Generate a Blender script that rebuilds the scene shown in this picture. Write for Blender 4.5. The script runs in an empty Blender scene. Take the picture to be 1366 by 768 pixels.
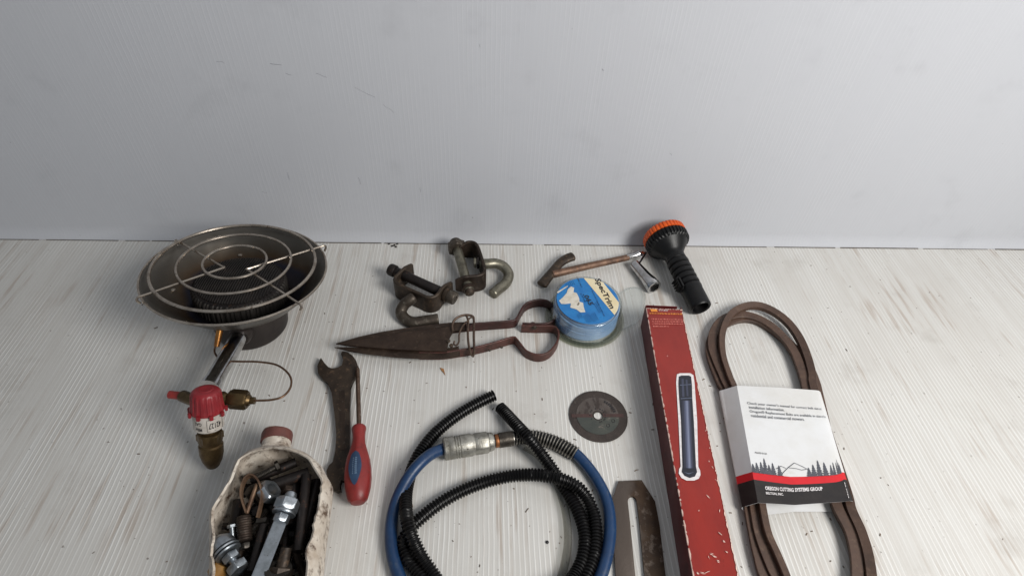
import bpy, bmesh, math, random
from mathutils import Vector, Matrix, noise
PI = math.pi
R = math.radians
rnd = random.Random(7)
sc = bpy.context.scene
col = sc.collection

# ------------------------------------------------------------------ camera
def cam_axes(p, yaw, roll):
    cp, sp = math.cos(p), math.sin(p)
    rz = Matrix.Rotation(yaw, 3, 'Z')
    f = rz @ Vector((0, cp, -sp)); r = rz @ Vector((1, 0, 0)); u = rz @ Vector((0, sp, cp))
    c, s = math.cos(roll), math.sin(roll)
    return f, c * r + s * u, -s * r + c * u
CF, CR, CU = cam_axes(R(46), R(-4), R(3.25))
CC = Vector((0, 0, .65)); FOC = 773.0
cd = bpy.data.cameras.new('camera'); cam = bpy.data.objects.new('camera', cd); col.objects.link(cam)
cam.matrix_world = Matrix(((CR.x, CU.x, -CF.x, CC.x), (CR.y, CU.y, -CF.y, CC.y), (CR.z, CU.z, -CF.z, CC.z), (0, 0, 0, 1)))
cd.sensor_width = 36; cd.lens = FOC / 1366 * 36; cd.clip_start = .01; cd.clip_end = 50
sc.camera = cam

# ------------------------------------------------------------------ world and light
w = bpy.data.worlds.new('World'); sc.world = w; w.use_nodes = True
w.node_tree.nodes['Background'].inputs[0].default_value = (.86, .92, 1, 1)
w.node_tree.nodes['Background'].inputs[1].default_value = .23
def area(name, loc, target, sx, sy, power, color):
    l = bpy.data.lights.new(name, 'AREA'); l.shape = 'RECTANGLE'; l.size = sx; l.size_y = sy; l.energy = power; l.color = color
    o = bpy.data.objects.new(name, l); col.objects.link(o); o.location = loc
    o.rotation_euler = (Vector(target) - Vector(loc)).to_track_quat('-Z', 'Y').to_euler()
    return o
area('window_light', (.98, -.32, 1.12), (.08, .50, .05), .60, .60, 23.5, (1, .975, .94))
sc.view_settings.view_transform = 'Standard'; sc.view_settings.look = 'None'
sc.view_settings.exposure = .12; sc.view_settings.gamma = 1
sc.render.engine = 'CYCLES'

# ------------------------------------------------------------------ helpers
def W(x, y, z=0.0):
    """world point at height z that the photograph shows at pixel x, y"""
    d = CF + (x - 683) / FOC * CR - (y - 384) / FOC * CU
    return CC + d * ((z - CC.z) / d.z)
def V(*a): return Vector(a)
def rgb(r, g, b):
    return tuple(((c / 255 / 12.92) if c / 255 <= .04045 else ((c / 255 + .055) / 1.055) ** 2.4) for c in (r, g, b)) + (1,)

def mat(name, c1, c2=None, c3=None, scale=60, rough=.5, metal=0, bump=0, bscale=None, stretch=(1, 1, 1), lo=.4, hi=.65, spec=.5, coat=0, rvar=.12, fac3=(.62, .7), scale3=None):
    """worn surface: two base colours mixed by noise, a third in patches, with varied roughness and fine relief"""
    m = bpy.data.materials.new(name); m.use_nodes = True
    nt = m.node_tree; N = nt.nodes; L = nt.links; bs = N['Principled BSDF']
    bs.inputs['Roughness'].default_value = rough; bs.inputs['Metallic'].default_value = metal
    bs.inputs['Specular IOR Level'].default_value = spec; bs.inputs['Coat Weight'].default_value = coat
    tc = N.new('ShaderNodeTexCoord'); mp = N.new('ShaderNodeMapping'); mp.inputs['Scale'].default_value = stretch
    L.new(tc.outputs['Object'], mp.inputs[0])
    def nz(sc_, det=6):
        n = N.new('ShaderNodeTexNoise'); n.inputs['Scale'].default_value = sc_; n.inputs['Detail'].default_value = det
        n.inputs['Roughness'].default_value = .65; L.new(mp.outputs[0], n.inputs['Vector']); return n
    n1 = nz(scale)
    mr = N.new('ShaderNodeMapRange'); mr.inputs[1].default_value = lo; mr.inputs[2].default_value = hi; L.new(n1.outputs[0], mr.inputs[0])
    mx = N.new('ShaderNodeMix'); mx.data_type = 'RGBA'; mx.inputs[6].default_value = c1; mx.inputs[7].default_value = c2 or c1
    L.new(mr.outputs[0], mx.inputs[0]); out = mx.outputs[2]
    if c3:
        n2 = nz(scale3 or scale * 2.3); m2 = N.new('ShaderNodeMapRange'); m2.inputs[1].default_value = fac3[0]; m2.inputs[2].default_value = fac3[1]
        L.new(n2.outputs[0], m2.inputs[0]); x2 = N.new('ShaderNodeMix'); x2.data_type = 'RGBA'; x2.inputs[7].default_value = c3
        L.new(out, x2.inputs[6]); L.new(m2.outputs[0], x2.inputs[0]); out = x2.outputs[2]
    L.new(out, bs.inputs['Base Color'])
    rr = N.new('ShaderNodeMapRange'); rr.inputs[3].default_value = max(0, rough - rvar); rr.inputs[4].default_value = min(1, rough + rvar)
    L.new(n1.outputs[0], rr.inputs[0]); L.new(rr.outputs[0], bs.inputs['Roughness'])
    if bump:
        nb = nz(bscale or scale * 4, 4); b = N.new('ShaderNodeBump'); b.inputs['Strength'].default_value = bump; b.inputs['Distance'].default_value = .001
        L.new(nb.outputs[0], b.inputs['Height']); L.new(b.outputs[0], bs.inputs['Normal'])
    return m
def clear(name, tint, gloss=.10, rough=.08):
    m = bpy.data.materials.new(name); m.use_nodes = True; nt = m.node_tree; N = nt.nodes; L = nt.links
    N.remove(N['Principled BSDF']); t = N.new('ShaderNodeBsdfTransparent'); t.inputs[0].default_value = tint
    g = N.new('ShaderNodeBsdfGlossy'); g.inputs['Roughness'].default_value = rough
    lw = N.new('ShaderNodeLayerWeight'); lw.inputs[0].default_value = .5; fr = N.new('ShaderNodeMath'); fr.operation = 'POWER'; fr.inputs[1].default_value = 4; L.new(lw.outputs['Facing'], fr.inputs[0])
    ad = N.new('ShaderNodeMath'); ad.operation = 'MULTIPLY_ADD'; ad.inputs[1].default_value = .5; ad.inputs[2].default_value = gloss; L.new(fr.outputs[0], ad.inputs[0])
    x = N.new('ShaderNodeMixShader'); L.new(ad.outputs[0], x.inputs[0]); L.new(t.outputs[0], x.inputs[1]); L.new(g.outputs[0], x.inputs[2])
    L.new(x.outputs[0], N['Material Output'].inputs[0]); return m

def root_loc(o):
    v = Vector((0, 0, 0))
    while o: v += o.location; o = o.parent
    return v
def finish(bm, sharp=38):
    bmesh.ops.recalc_face_normals(bm, faces=bm.faces)
    for f in bm.faces: f.smooth = True
    for e in bm.edges:
        if len(e.link_faces) == 2 and e.calc_face_angle(0) > R(sharp): e.smooth = False
def obj(name, bm, m, parent=None, sharp=38, recalc=True):
    """link bm (drawn in world coordinates) as ONE mesh object"""
    if recalc: finish(bm, sharp)
    if parent: bmesh.ops.translate(bm, vec=-root_loc(parent), verts=bm.verts)
    me = bpy.data.meshes.new(name); bm.to_mesh(me); bm.free()
    for k in (m if isinstance(m, (list, tuple)) else [m]): me.materials.append(k)
    o = bpy.data.objects.new(name, me); col.objects.link(o); o.parent = parent
    return o
def thing(name, label, cat, loc, group=None):
    o = bpy.data.objects.new(name, None); col.objects.link(o); o.location = loc; o.empty_display_size = .02
    o['label'] = label; o['category'] = cat
    if group: o['group'] = group
    return o
def single(name, bm, m, label, cat, loc, group=None, sharp=38):
    finish(bm, sharp); bmesh.ops.translate(bm, vec=-Vector(loc), verts=bm.verts)
    me = bpy.data.meshes.new(name); bm.to_mesh(me); bm.free(); me.materials.append(m)
    o = bpy.data.objects.new(name, me); col.objects.link(o); o.location = loc; o['label'] = label; o['category'] = cat
    if group: o['group'] = group
    return o
def BM(): return bmesh.new()

def spline(pts, step=.003, closed=False):
    P = [Vector(p) for p in pts]; n = len(P); out = []
    for i in range(n if closed else n - 1):
        if closed: p0, p1, p2, p3 = P[(i - 1) % n], P[i], P[(i + 1) % n], P[(i + 2) % n]
        else: p0, p1, p2, p3 = P[max(i - 1, 0)], P[i], P[i + 1], P[min(i + 2, n - 1)]
        k = max(2, int((p2 - p1).length / step))
        for j in range(k):
            t = j / k
            out.append(.5 * ((2 * p1) + (p2 - p0) * t + (2 * p0 - 5 * p1 + 4 * p2 - p3) * t * t + (3 * p1 - p0 - 3 * p2 + p3) * t ** 3))
    if not closed: out.append(P[-1])
    return out
def frames(P, closed=False, up=None):
    F = []; n = len(P); prev = None
    for i in range(n):
        a = P[(i - 1) % n] if (closed or i > 0) else P[i]; b = P[(i + 1) % n] if (closed or i < n - 1) else P[i]
        t = (b - a).normalized()
        if up is not None: s = t.cross(up)
        else:
            if prev is None: prev = V(0, 0, 1) if abs(t.z) < .9 else V(1, 0, 0)
            s = t.cross(prev)
        if s.length < 1e-6: s = t.orthogonal()
        s.normalize(); u = s.cross(t).normalized(); prev = u
        F.append((t, s, u))
    return F
def sweep(bm, P, sect, closed=False, up=None, caps=True):
    """sect(i) -> list of (side, up) offsets"""
    F = frames(P, closed, up); rings = []
    for i, p in enumerate(P):
        t, s, u = F[i]; rings.append([bm.verts.new(p + s * a + u * b) for a, b in sect(i)])
    n = len(rings); k = len(rings[0])
    for i in range(n if closed else n - 1):
        A, B = rings[i], rings[(i + 1) % n]
        for j in range(k): bm.faces.new((A[j], A[(j + 1) % k], B[(j + 1) % k], B[j]))
    if caps and not closed: bm.faces.new(rings[0][::-1]); bm.faces.new(rings[-1])
    return rings
def circ(r, k=12, ry=None):
    ry = ry or r
    return [(r * math.cos(2 * PI * j / k), ry * math.sin(2 * PI * j / k)) for j in range(k)]
def tube(bm, P, r, k=12, closed=False, caps=True, up=None):
    f = r if callable(r) else (lambda i: r)
    return sweep(bm, P, lambda i: circ(f(i), k), closed, up, caps)
def axis_m(p, d, xhint=None):
    z = Vector(d).normalized(); x = (xhint or (V(0, 0, 1) if abs(z.z) < .9 else V(1, 0, 0)))
    x = (x - z * x.dot(z)).normalized(); y = z.cross(x)
    return Matrix(((x.x, y.x, z.x, p[0]), (x.y, y.y, z.y, p[1]), (x.z, y.z, z.z, p[2]), (0, 0, 0, 1)))
def lathe(bm, prof, M, k=32, mod=None, close_ends=True):
    rings = []
    for i, (r, z) in enumerate(prof):
        ring = []
        for j in range(k):
            a = 2 * PI * j / k; rr = r * (mod(i, a) if mod else 1)
            ring.append(bm.verts.new(M @ V(rr * math.cos(a), rr * math.sin(a), z)))
        rings.append(ring)
    for i in range(len(rings) - 1):
        for j in range(k): bm.faces.new((rings[i][j], rings[i][(j + 1) % k], rings[i + 1][(j + 1) % k], rings[i + 1][j]))
    if close_ends:
        if prof[0][0] > 0: bm.faces.new(rings[0][::-1])
        if prof[-1][0] > 0: bm.faces.new(rings[-1])
    return rings
def prism(bm, poly, h, bev=0):
    """poly: world points in order; extruded down by vector h"""
    a = [bm.verts.new(p) for p in poly]; b = [bm.verts.new(p - h) for p in poly]; n = len(a)
    fs = [bm.faces.new(a), bm.faces.new(b[::-1])]
    for i in range(n): fs.append(bm.faces.new((a[i], b[i], b[(i + 1) % n], a[(i + 1) % n])))
    if bev:
        es = list(set(fs[0].edges) | set(fs[1].edges))
        bmesh.ops.bevel(bm, geom=es, offset=bev, segments=2, affect='EDGES', profile=.5, clamp_overlap=True)
def box(bm, c, x, y, z, bev=0):
    """centre and three half-extent vectors"""
    vs = [bm.verts.new(c + x * i + y * j + z * k) for i in (-1, 1) for j in (-1, 1) for k in (-1, 1)]
    fs = [bm.faces.new([vs[q] for q in f]) for f in ((0, 1, 3, 2), (4, 6, 7, 5), (0, 4, 5, 1), (2, 3, 7, 6), (0, 2, 6, 4), (1, 5, 7, 3))]
    if bev:
        es = list({e for f in fs for e in f.edges}); bmesh.ops.bevel(bm, geom=es, offset=bev, segments=2, affect='EDGES', clamp_overlap=True)
def hexring(bm, M, r, h, hole=0, cham=.12):
    """hex nut / bolt head along local z with chamfered corners, and a real hole"""
    k = 36
    def hx(a): 
        q = (a % (PI / 3)) - PI / 6; return math.cos(PI / 6) / math.cos(q)
    P = [(r * .9, 0, 0), (r, h * cham, 1), (r, h * (1 - cham), 1), (r * .9, h, 0)]
    rings = []
    for rr, z, full in P:
        rings.append([bm.verts.new(M @ V(rr * (hx(2*PI*j/k) if full else min(hx(2*PI*j/k)*1.02, .95)) * math.cos(2*PI*j/k), rr * (hx(2*PI*j/k) if full else min(hx(2*PI*j/k)*1.02, .95)) * math.sin(2*PI*j/k), z)) for j in range(k)])
    for i in range(3):
        for j in range(k): bm.faces.new((rings[i][j], rings[i][(j+1) % k], rings[i+1][(j+1) % k], rings[i+1][j]))
    if hole:
        hr = [[bm.verts.new(M @ V(hole * math.cos(2*PI*j/k), hole * math.sin(2*PI*j/k), z)) for j in range(k)] for z in (0, h)]
        for j in range(k):
            n = (j + 1) % k
            bm.faces.new((rings[0][j], hr[0][j], hr[0][n], rings[0][n])); bm.faces.new((rings[3][j], rings[3][n], hr[1][n], hr[1][j]))
            bm.faces.new((hr[0][j], hr[1][j], hr[1][n], hr[0][n]))
    else: bm.faces.new(rings[0][::-1]); bm.faces.new(rings[3])
def quadmap(px, z, lift=0):
    """px: TL, TR, BR, BL pixels of a printed area lying at height z"""
    a, b, c, d = [W(x, y, z) for x, y in px]
    def f(u, v): return (a * (1 - u) + b * u) * (1 - v) + (d * (1 - u) + c * u) * v + V(0, 0, lift)
    return f
def lettering(name, s, f, m, parent, bold=.0):
    """text mesh mapped through f(u, v), u to the right, v downwards"""
    cu = bpy.data.curves.new('lettering', 'FONT'); cu.body = s; cu.offset = bold; cu.resolution_u = 2
    o = bpy.data.objects.new('lettering', cu); col.objects.link(o)
    dg = bpy.context.evaluated_depsgraph_get(); dg.update(); me = bpy.data.meshes.new_from_object(o.evaluated_get(dg))
    bpy.data.objects.remove(o); bpy.data.curves.remove(cu)
    xs = [v.co.x for v in me.vertices]; ys = [v.co.y for v in me.vertices]
    x0, x1, y0, y1 = min(xs), max(xs), min(ys), max(ys); off = root_loc(parent)
    for v in me.vertices: v.co = f((v.co.x - x0) / (x1 - x0), 1 - (v.co.y - y0) / (y1 - y0)) - off
    me.name = name; me.materials.append(m); q = bpy.data.objects.new(name, me); col.objects.link(q); q.parent = parent
    return q
def sheet(polys, m, parent, name):
    bm = BM()
    for p in polys: bm.faces.new([bm.verts.new(q) for q in p])
    for f in bm.faces:
        f.normal_update()
        if f.normal.z < 0: f.normal_flip()
    return obj(name, bm, m, parent, recalc=False)
def strip_poly(pts, wd):
    out_l, out_r = [], []
    for i, p in enumerate(pts):
        a = pts[max(i - 1, 0)]; b = pts[min(i + 1, len(pts) - 1)]; t = (b - a).normalized(); s = V(-t.y, t.x, 0).normalized() * wd / 2
        out_l.append(p + s); out_r.append(p - s)
    return [[out_l[i], out_r[i], out_r[i + 1], out_l[i + 1]] for i in range(len(pts) - 1)]

# ------------------------------------------------------------------ materials
rust_dark = mat('rusty_dark_steel', rgb(48, 39, 33), rgb(66, 53, 44), rgb(92, 84, 76), 70, .55, .55, .35, fac3=(.58, .72))
rust_grey = mat('grey_pitted_steel', rgb(83, 75, 66), rgb(62, 54, 47), rgb(118, 112, 102), 55, .5, .6, .3, fac3=(.56, .7))
rust_brown = mat('brown_rust_steel', rgb(66, 55, 45), rgb(47, 38, 31), rgb(104, 84, 66), 60, .55, .4, .4, fac3=(.55, .72))
galv = mat('worn_galvanised_rod', rgb(134, 130, 116), rgb(96, 92, 80), rgb(92, 74, 58), 80, .42, .75, .2)
black_steel = mat('blackened_steel', rgb(32, 28, 27), rgb(46, 39, 36), rgb(86, 60, 46), 60, .5, .5, .3)
chrome = mat('chrome', rgb(200, 200, 202), rgb(165, 163, 160), None, 90, .16, 1, .05, rvar=.06)
zinc = mat('zinc_plate', rgb(178, 184, 190), rgb(140, 146, 150), rgb(110, 108, 104), 90, .33, .9, .12)
brass = mat('tarnished_brass', rgb(101, 83, 56), rgb(74, 58, 38), rgb(52, 40, 29), 90, .4, .85, .2)
copper = mat('copper_tube', rgb(132, 104, 84), rgb(108, 84, 66), None, 90, .35, .9, .05)
copper_bright = mat('bright_copper', rgb(178, 126, 70), rgb(140, 92, 52), None, 90, .3, .9, .05)
red_knob = mat('red_plastic', rgb(138, 34, 40), rgb(122, 29, 35), rgb(100, 30, 30), 60, .42, 0, .1, fac3=(.66, .8))
white_ring = mat('white_plastic_ring', rgb(196, 190, 182), rgb(168, 160, 150), None, 80, .5, 0, .1)
black_ink = mat('black_ink', rgb(34, 32, 34), None, None, 60, .5)
grey_ink = mat('grey_ink', rgb(88, 90, 98), rgb(64, 66, 72), None, 400, .5)
black_rubber = mat('black_corrugated_plastic', rgb(10, 9, 10), rgb(14, 13, 13), None, 60, .36, 0, .1, rvar=.08, spec=.3)
black_plastic = mat('black_plastic', rgb(11, 11, 12), rgb(16, 15, 16), None, 60, .40, 0, .15, bscale=900, spec=.35)
orange = mat('orange_plastic', rgb(222, 92, 22), rgb(200, 78, 18), None, 60, .42)
blue_hose_m = mat('blue_rubber', rgb(24, 56, 94), rgb(20, 46, 80), rgb(62, 76, 92), 40, .4, 0, .2, fac3=(.56, .76), scale3=150)
alu = mat('cast_alloy', rgb(170, 168, 160), rgb(134, 131, 122), rgb(76, 70, 62), 90, .45, .7, .4, bscale=500)
red_paint = mat('worn_red_paint', rgb(67, 34, 31), rgb(52, 31, 27), rgb(45, 31, 26), 50, .5, .15, .3, fac3=(.52, .68))
red_paint_bright = mat('red_brown_bow', rgb(90, 53, 46), rgb(68, 44, 38), rgb(50, 37, 31), 50, .5, .2, .3, fac3=(.52, .7))
shear_steel = mat('dark_blade_steel', rgb(57, 45, 38), rgb(74, 60, 50), rgb(100, 84, 70), 45, .45, .6, .3, fac3=(.58, .72))
plate_steel = mat('brown_plate_steel', rgb(92, 80, 72), rgb(108, 96, 88), rgb(74, 62, 54), 30, .5, .45, .2)
plate_rust = mat('rust_brown_plate', rgb(77, 59, 43), rgb(58, 45, 36), rgb(108, 95, 85), 45, .5, .4, .3, fac3=(.56, .66))
def plate_mat():
    m = plate_rust.copy(); m.name = 'half_rusted_plate'; nt = m.node_tree; N = nt.nodes; L = nt.links; bs = N['Principled BSDF']
    old = bs.inputs['Base Color'].links[0].from_socket
    tc = N.new('ShaderNodeTexCoord'); sp = N.new('ShaderNodeSeparateXYZ'); L.new(tc.outputs['Object'], sp.inputs[0])
    nz = N.new('ShaderNodeTexNoise'); nz.inputs['Scale'].default_value = 34; nz.inputs['Detail'].default_value = 7; L.new(tc.outputs['Object'], nz.inputs[0])
    a = N.new('ShaderNodeMath'); a.operation = 'MULTIPLY_ADD'; a.inputs[1].default_value = .05; L.new(nz.outputs[0], a.inputs[0]); L.new(sp.outputs[0], a.inputs[2])
    r = N.new('ShaderNodeMapRange'); r.inputs[1].default_value = .022; r.inputs[2].default_value = .031; L.new(a.outputs[0], r.inputs[0])
    x = N.new('ShaderNodeMix'); x.data_type = 'RGBA'; x.inputs[6].default_value = rgb(88, 78, 71); L.new(old, x.inputs[7]); L.new(r.outputs[0], x.inputs[0]); L.new(x.outputs[2], bs.inputs['Base Color']); return m
plate_m = plate_mat()
jug = mat('dirty_white_polythene', rgb(212, 203, 190), rgb(176, 162, 146), rgb(92, 74, 60), 34, .55, 0, .6, bscale=160, fac3=(.50, .66), scale3=95)
cap_m = mat('dull_red_cap', rgb(108, 64, 57), rgb(90, 54, 48), rgb(74, 48, 42), 60, .55, 0, .2)
handle_red = mat('red_handle', rgb(135, 38, 35), rgb(116, 33, 31), rgb(80, 36, 30), 40, .42, 0, .15, fac3=(.54, .74))
label_blue = mat('navy_label', rgb(36, 56, 84), rgb(44, 68, 96), None, 80, .4)
pale_ink = mat('pale_ink', rgb(96, 118, 142), None, None, 80, .5)
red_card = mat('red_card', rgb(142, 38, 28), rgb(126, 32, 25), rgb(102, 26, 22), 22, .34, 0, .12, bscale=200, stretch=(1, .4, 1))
red_card_side = mat('shaded_red_card', rgb(92, 28, 28), rgb(80, 25, 25), rgb(66, 22, 22), 22, .5, 0, .12)  # same red card, with the shade on its sides put into the colour
card_edge = mat('worn_card_edge', rgb(226, 196, 184), rgb(176, 70, 60), rgb(180, 50, 44), 240, .7, 0, .4, lo=.46, hi=.56, fac3=(.56, .62))
card_raw = mat('bare_card', rgb(222, 196, 184), rgb(206, 172, 160), None, 200, .8)
white_ink = mat('white_print', rgb(226, 222, 222), rgb(206, 200, 200), None, 200, .5)
torch_ink = mat('dark_print', rgb(30, 32, 42), rgb(36, 38, 48), None, 90, .4)
torch_ink2 = mat('slate_print', rgb(104, 112, 134), rgb(90, 98, 118), None, 90, .4)
yellow_ink = mat('yellow_print', rgb(226, 150, 60), rgb(210, 120, 50), None, 200, .5)
pink_ink = mat('pink_print', rgb(214, 130, 118), rgb(196, 104, 94), None, 300, .5)
sleeve_white = mat('white_card_sleeve', rgb(217, 218, 219), rgb(208, 207, 204), rgb(190, 186, 178), 14, .42, 0, .6, bscale=32, fac3=(.64, .8), scale3=40)
sleeve_red = mat('red_sleeve_band', rgb(206, 34, 42), rgb(196, 30, 38), None, 60, .4)
sleeve_black = mat('black_sleeve_band', rgb(34, 30, 30), rgb(42, 37, 35), None, 60, .4, 0, .1)
belt_m = mat('brown_belt_rubber', rgb(82, 61, 49), rgb(66, 49, 40), rgb(96, 76, 62), 40, .55, 0, .3, bscale=500, fac3=(.56, .7))
spool_blue = mat('blue_label', rgb(24, 120, 186), rgb(16, 106, 174), None, 50, .3, coat=.3)
cream = mat('cream_label_band', rgb(222, 206, 166), rgb(228, 216, 184), None, 40, .4)
torn = mat('torn_paper', rgb(214, 208, 196), rgb(196, 188, 172), None, 120, .8, 0, .4)
line_blue = mat('blue_nylon_line', rgb(134, 166, 204), rgb(150, 180, 212), None, 60, .3)
pale_core = mat('grey_spool_core', rgb(168, 174, 176), rgb(150, 156, 158), None, 60, .4)
clear_m = clear('clear_plastic', (.93, .95, .95, 1), .09)
clear_dirty = clear('clear_dirty_plastic', (.80, .81, .76, 1), .06, .2)
tube_clear = clear('clear_tube', (.72, .72, .70, 1), .05, .2)
disc_m = mat('abrasive_brown', rgb(63, 54, 49), rgb(49, 42, 39), rgb(83, 75, 68), 70, .6, .1, .6, bscale=900)
disc_grey = mat('worn_grey_label', rgb(88, 81, 77), rgb(72, 63, 58), rgb(55, 46, 42), 120, .55, .1, .3, stretch=(1, .35, 1), fac3=(.52, .6), scale3=160)
disc_green = mat('green_grey_label', rgb(62, 66, 62), rgb(74, 76, 70), rgb(112, 104, 96), 90, .55, .1, .3, stretch=(.5, 1, 1), fac3=(.62, .68), scale3=200)
disc_red = mat('red_brown_band', rgb(75, 51, 48), rgb(63, 46, 42), None, 90, .6)
wood = mat('splinter_wood', rgb(168, 122, 78), rgb(140, 98, 60), None, 200, .7)
steel_grill = mat('grill_wire', rgb(186, 176, 164), rgb(146, 134, 122), rgb(98, 80, 66), 60, .26, .9, .1, fac3=(.6, .75))
amber = mat('amber_plastic', rgb(150, 112, 58), rgb(122, 86, 44), None, 60, .4)
drum_m = mat('sooty_black_drum', rgb(50, 47, 45), rgb(62, 58, 55), rgb(84, 76, 68), 60, .5, .5, .2)
brown_enamel = mat('brown_burner_base', rgb(54, 47, 44), rgb(42, 37, 35), rgb(70, 54, 45), 30, .42, .4, .15)
olive = mat('dark_tin', rgb(76, 72, 67), rgb(54, 49, 45), rgb(86, 67, 54), 70, .4, .8, .2)

# floor: fluted plastic board
def board(name, base, dirt, wave, streak, bumpd, axis='X', spots=True, rib=.75):
    m = bpy.data.materials.new(name); m.use_nodes = True; nt = m.node_tree; N = nt.nodes; L = nt.links; bs = N['Principled BSDF']
    bs.inputs['Roughness'].default_value = .38; bs.inputs['Specular IOR Level'].default_value = .4
    tc = N.new('ShaderNodeTexCoord'); sp = N.new('ShaderNodeSeparateXYZ'); L.new(tc.outputs['Object'], sp.inputs[0])
    def M(op, a, b=None, c=None):
        n = N.new('ShaderNodeMath'); n.operation = op
        for i, v in enumerate((a, b, c)):
            if v is None: continue
            if isinstance(v, (int, float)): n.inputs[i].default_value = v
            else: L.new(v, n.inputs[i])
        return n.outputs[0]
    def NZ(scale, det=4, stretch=(1, 1, 1), rough=.6):
        mp = N.new('ShaderNodeMapping'); mp.inputs['Scale'].default_value = stretch; L.new(tc.outputs['Object'], mp.inputs[0])
        n = N.new('ShaderNodeTexNoise'); n.inputs['Scale'].default_value = scale; n.inputs['Detail'].default_value = det; n.inputs['Roughness'].default_value = rough
        L.new(mp.outputs[0], n.inputs[0]); return n.outputs[0]
    def RNG(v, a, b, c=0, d=1):
        n = N.new('ShaderNodeMapRange'); n.interpolation_type = 'SMOOTHSTEP'; L.new(v, n.inputs[0])
        for i, q in zip((1, 2, 3, 4), (a, b, c, d)): n.inputs[i].default_value = q
        return n.outputs[0]
    def MIX(f, a, b):
        n = N.new('ShaderNodeMix'); n.data_type = 'RGBA'
        for s, v in ((0, f), (6, a), (7, b)):
            if isinstance(v, tuple): n.inputs[s].default_value = v
            elif isinstance(v, (int, float)): n.inputs[s].default_value = v
            else: L.new(v, n.inputs[s])
        return n.outputs[2]
    wob = NZ(9, 2); x = M('ADD', sp.outputs[0], M('MULTIPLY', M('SUBTRACT', wob, .5), .0035))
    s = M('SINE', M('MULTIPLY', x, 2 * PI / wave)); s01 = M('POWER', M('MULTIPLY_ADD', s, .5, .5), 5.0)
    strip = NZ(1, 3, (1 / wave * .9, 2.2 if axis == 'X' else 2, 2))           # differs from flute to flute
    fine = NZ(1, 3, (900, 18, 18)); big = NZ(3.2, 5); bl = NZ(14, 6)
    c = MIX(RNG(strip, .25, .85, 0, streak * .45), base, dirt)
    vis = RNG(NZ(1, 3, (16, 4, 4)), .34, .66, .12, 1)
    c = MIX(RNG(big, .35, .75, 0, streak * .24), c, tuple(q * .85 for q in dirt[:3]) + (1,))
    c = MIX(M('MULTIPLY', M('MULTIPLY', s01, vis), rib), c, (.80, .80, .78, 1))
    c = MIX(RNG(fine, .5, .8, 0, streak * .25), c, (.85, .86, .86, 1))
    if spots:
        st = M('MULTIPLY', RNG(NZ(1, 5, (110, 6, 6)), .52, .66), RNG(NZ(5.5, 3), .44, .60))
        c = MIX(M('MULTIPLY', st, .42), c, rgb(146, 122, 100))
        c = MIX(M('MULTIPLY', RNG(bl, .55, .74), .20), c, rgb(134, 124, 112))
        c = MIX(RNG(NZ(150, 2), .71, .75, 0, .7), c, rgb(92, 78, 66))
        c = MIX(RNG(NZ(48, 3), .77, .80, 0, .5), c, rgb(110, 92, 72))
    else:
        c = MIX(M('MULTIPLY', RNG(bl, .55, .75), .10), c, rgb(120, 120, 124))
        c = MIX(RNG(NZ(80, 2), .77, .80, 0, .5), c, rgb(100, 96, 92))
    L.new(c, bs.inputs['Base Color'])
    L.new(RNG(NZ(30, 4), .3, .7, .3, .5), bs.inputs['Roughness'])
    h = M('ADD', M('MULTIPLY', M('MULTIPLY', s01, vis), .8), M('MULTIPLY', NZ(160, 3), .35))
    h = M('ADD', h, M('MULTIPLY', NZ(1, 3, (40, 3, 3)), 1.2))
    b = N.new('ShaderNodeBump'); b.inputs['Strength'].default_value = 1; b.inputs['Distance'].default_value = bumpd
    L.new(h, b.inputs['Height']); L.new(b.outputs[0], bs.inputs['Normal']); return m
floor_m = board('fluted_white_board', rgb(204, 203, 199), rgb(176, 167, 156), .0055, .75, .00034)
wall_m = board('painted_board', rgb(192, 194, 199), rgb(183, 184, 188), .0060, .2, .00008, spots=False, rib=.05)

# ------------------------------------------------------------------ setting
WY = .7345
def slab(name, lo, hi, m, sub=None):
    bm = BM(); c = (Vector(lo) + Vector(hi)) / 2; h = (Vector(hi) - Vector(lo)) / 2
    box(bm, c, V(h.x, 0, 0), V(0, h.y, 0), V(0, 0, h.z), .0015)
    o = obj(name, bm, m); o['kind'] = 'structure'; return o
slab('floor', (-1.6, -.6, -.006), (1.6, WY + .02, 0), floor_m)
bm = BM()   # back board: its foot bends forward onto the floor board
prof = [(WY + .012, 1.3), (WY, 1.3), (WY, .6), (WY, .1), (WY, .024), (WY - .0006, .018), (WY - .0020, .012), (WY - .0042, .006), (WY - .0070, .0006), (WY + .012, .0006)]
xs_ = [-1.6 + i * .1 for i in range(33)]; G_ = [[bm.verts.new((x, y + .0009 * noise.noise(V(x * 4, z * 9, 2)) * (.0007 < z < .02), z)) for y, z in prof] for x in xs_]
for a, b in zip(G_, G_[1:]):
    for j in range(len(prof)): bm.faces.new((a[j], a[(j + 1) % len(prof)], b[(j + 1) % len(prof)], b[j]))
bm.faces.new(G_[0]); bm.faces.new(G_[-1][::-1])
o = obj('back_wall', bm, wall_m); o['kind'] = 'structure'
# thin dark line along the foot of the back wall, broken and uneven
bm = BM(); X = -1.5; k = 0
while X < 1.5:
    ln = rnd.uniform(.03, .16); th = rnd.uniform(.0002, .0008)
    a = V(X, WY - .0074, .0004); b = V(min(X + ln, 1.55), WY - .0074, .0004)
    box(bm, (a + b) / 2, V((b.x - a.x) / 2, 0, 0), V(0, .0007, 0), V(0, 0, th)); X += ln + rnd.uniform(.0, .02)
o = obj('wall_foot_line', bm, mat('seamline', rgb(74, 68, 62), rgb(110, 104, 98), None, 90, .8)); o['kind'] = 'stuff'
o['label'] = 'thin dark line in the joint at the foot of the back wall'
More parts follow.
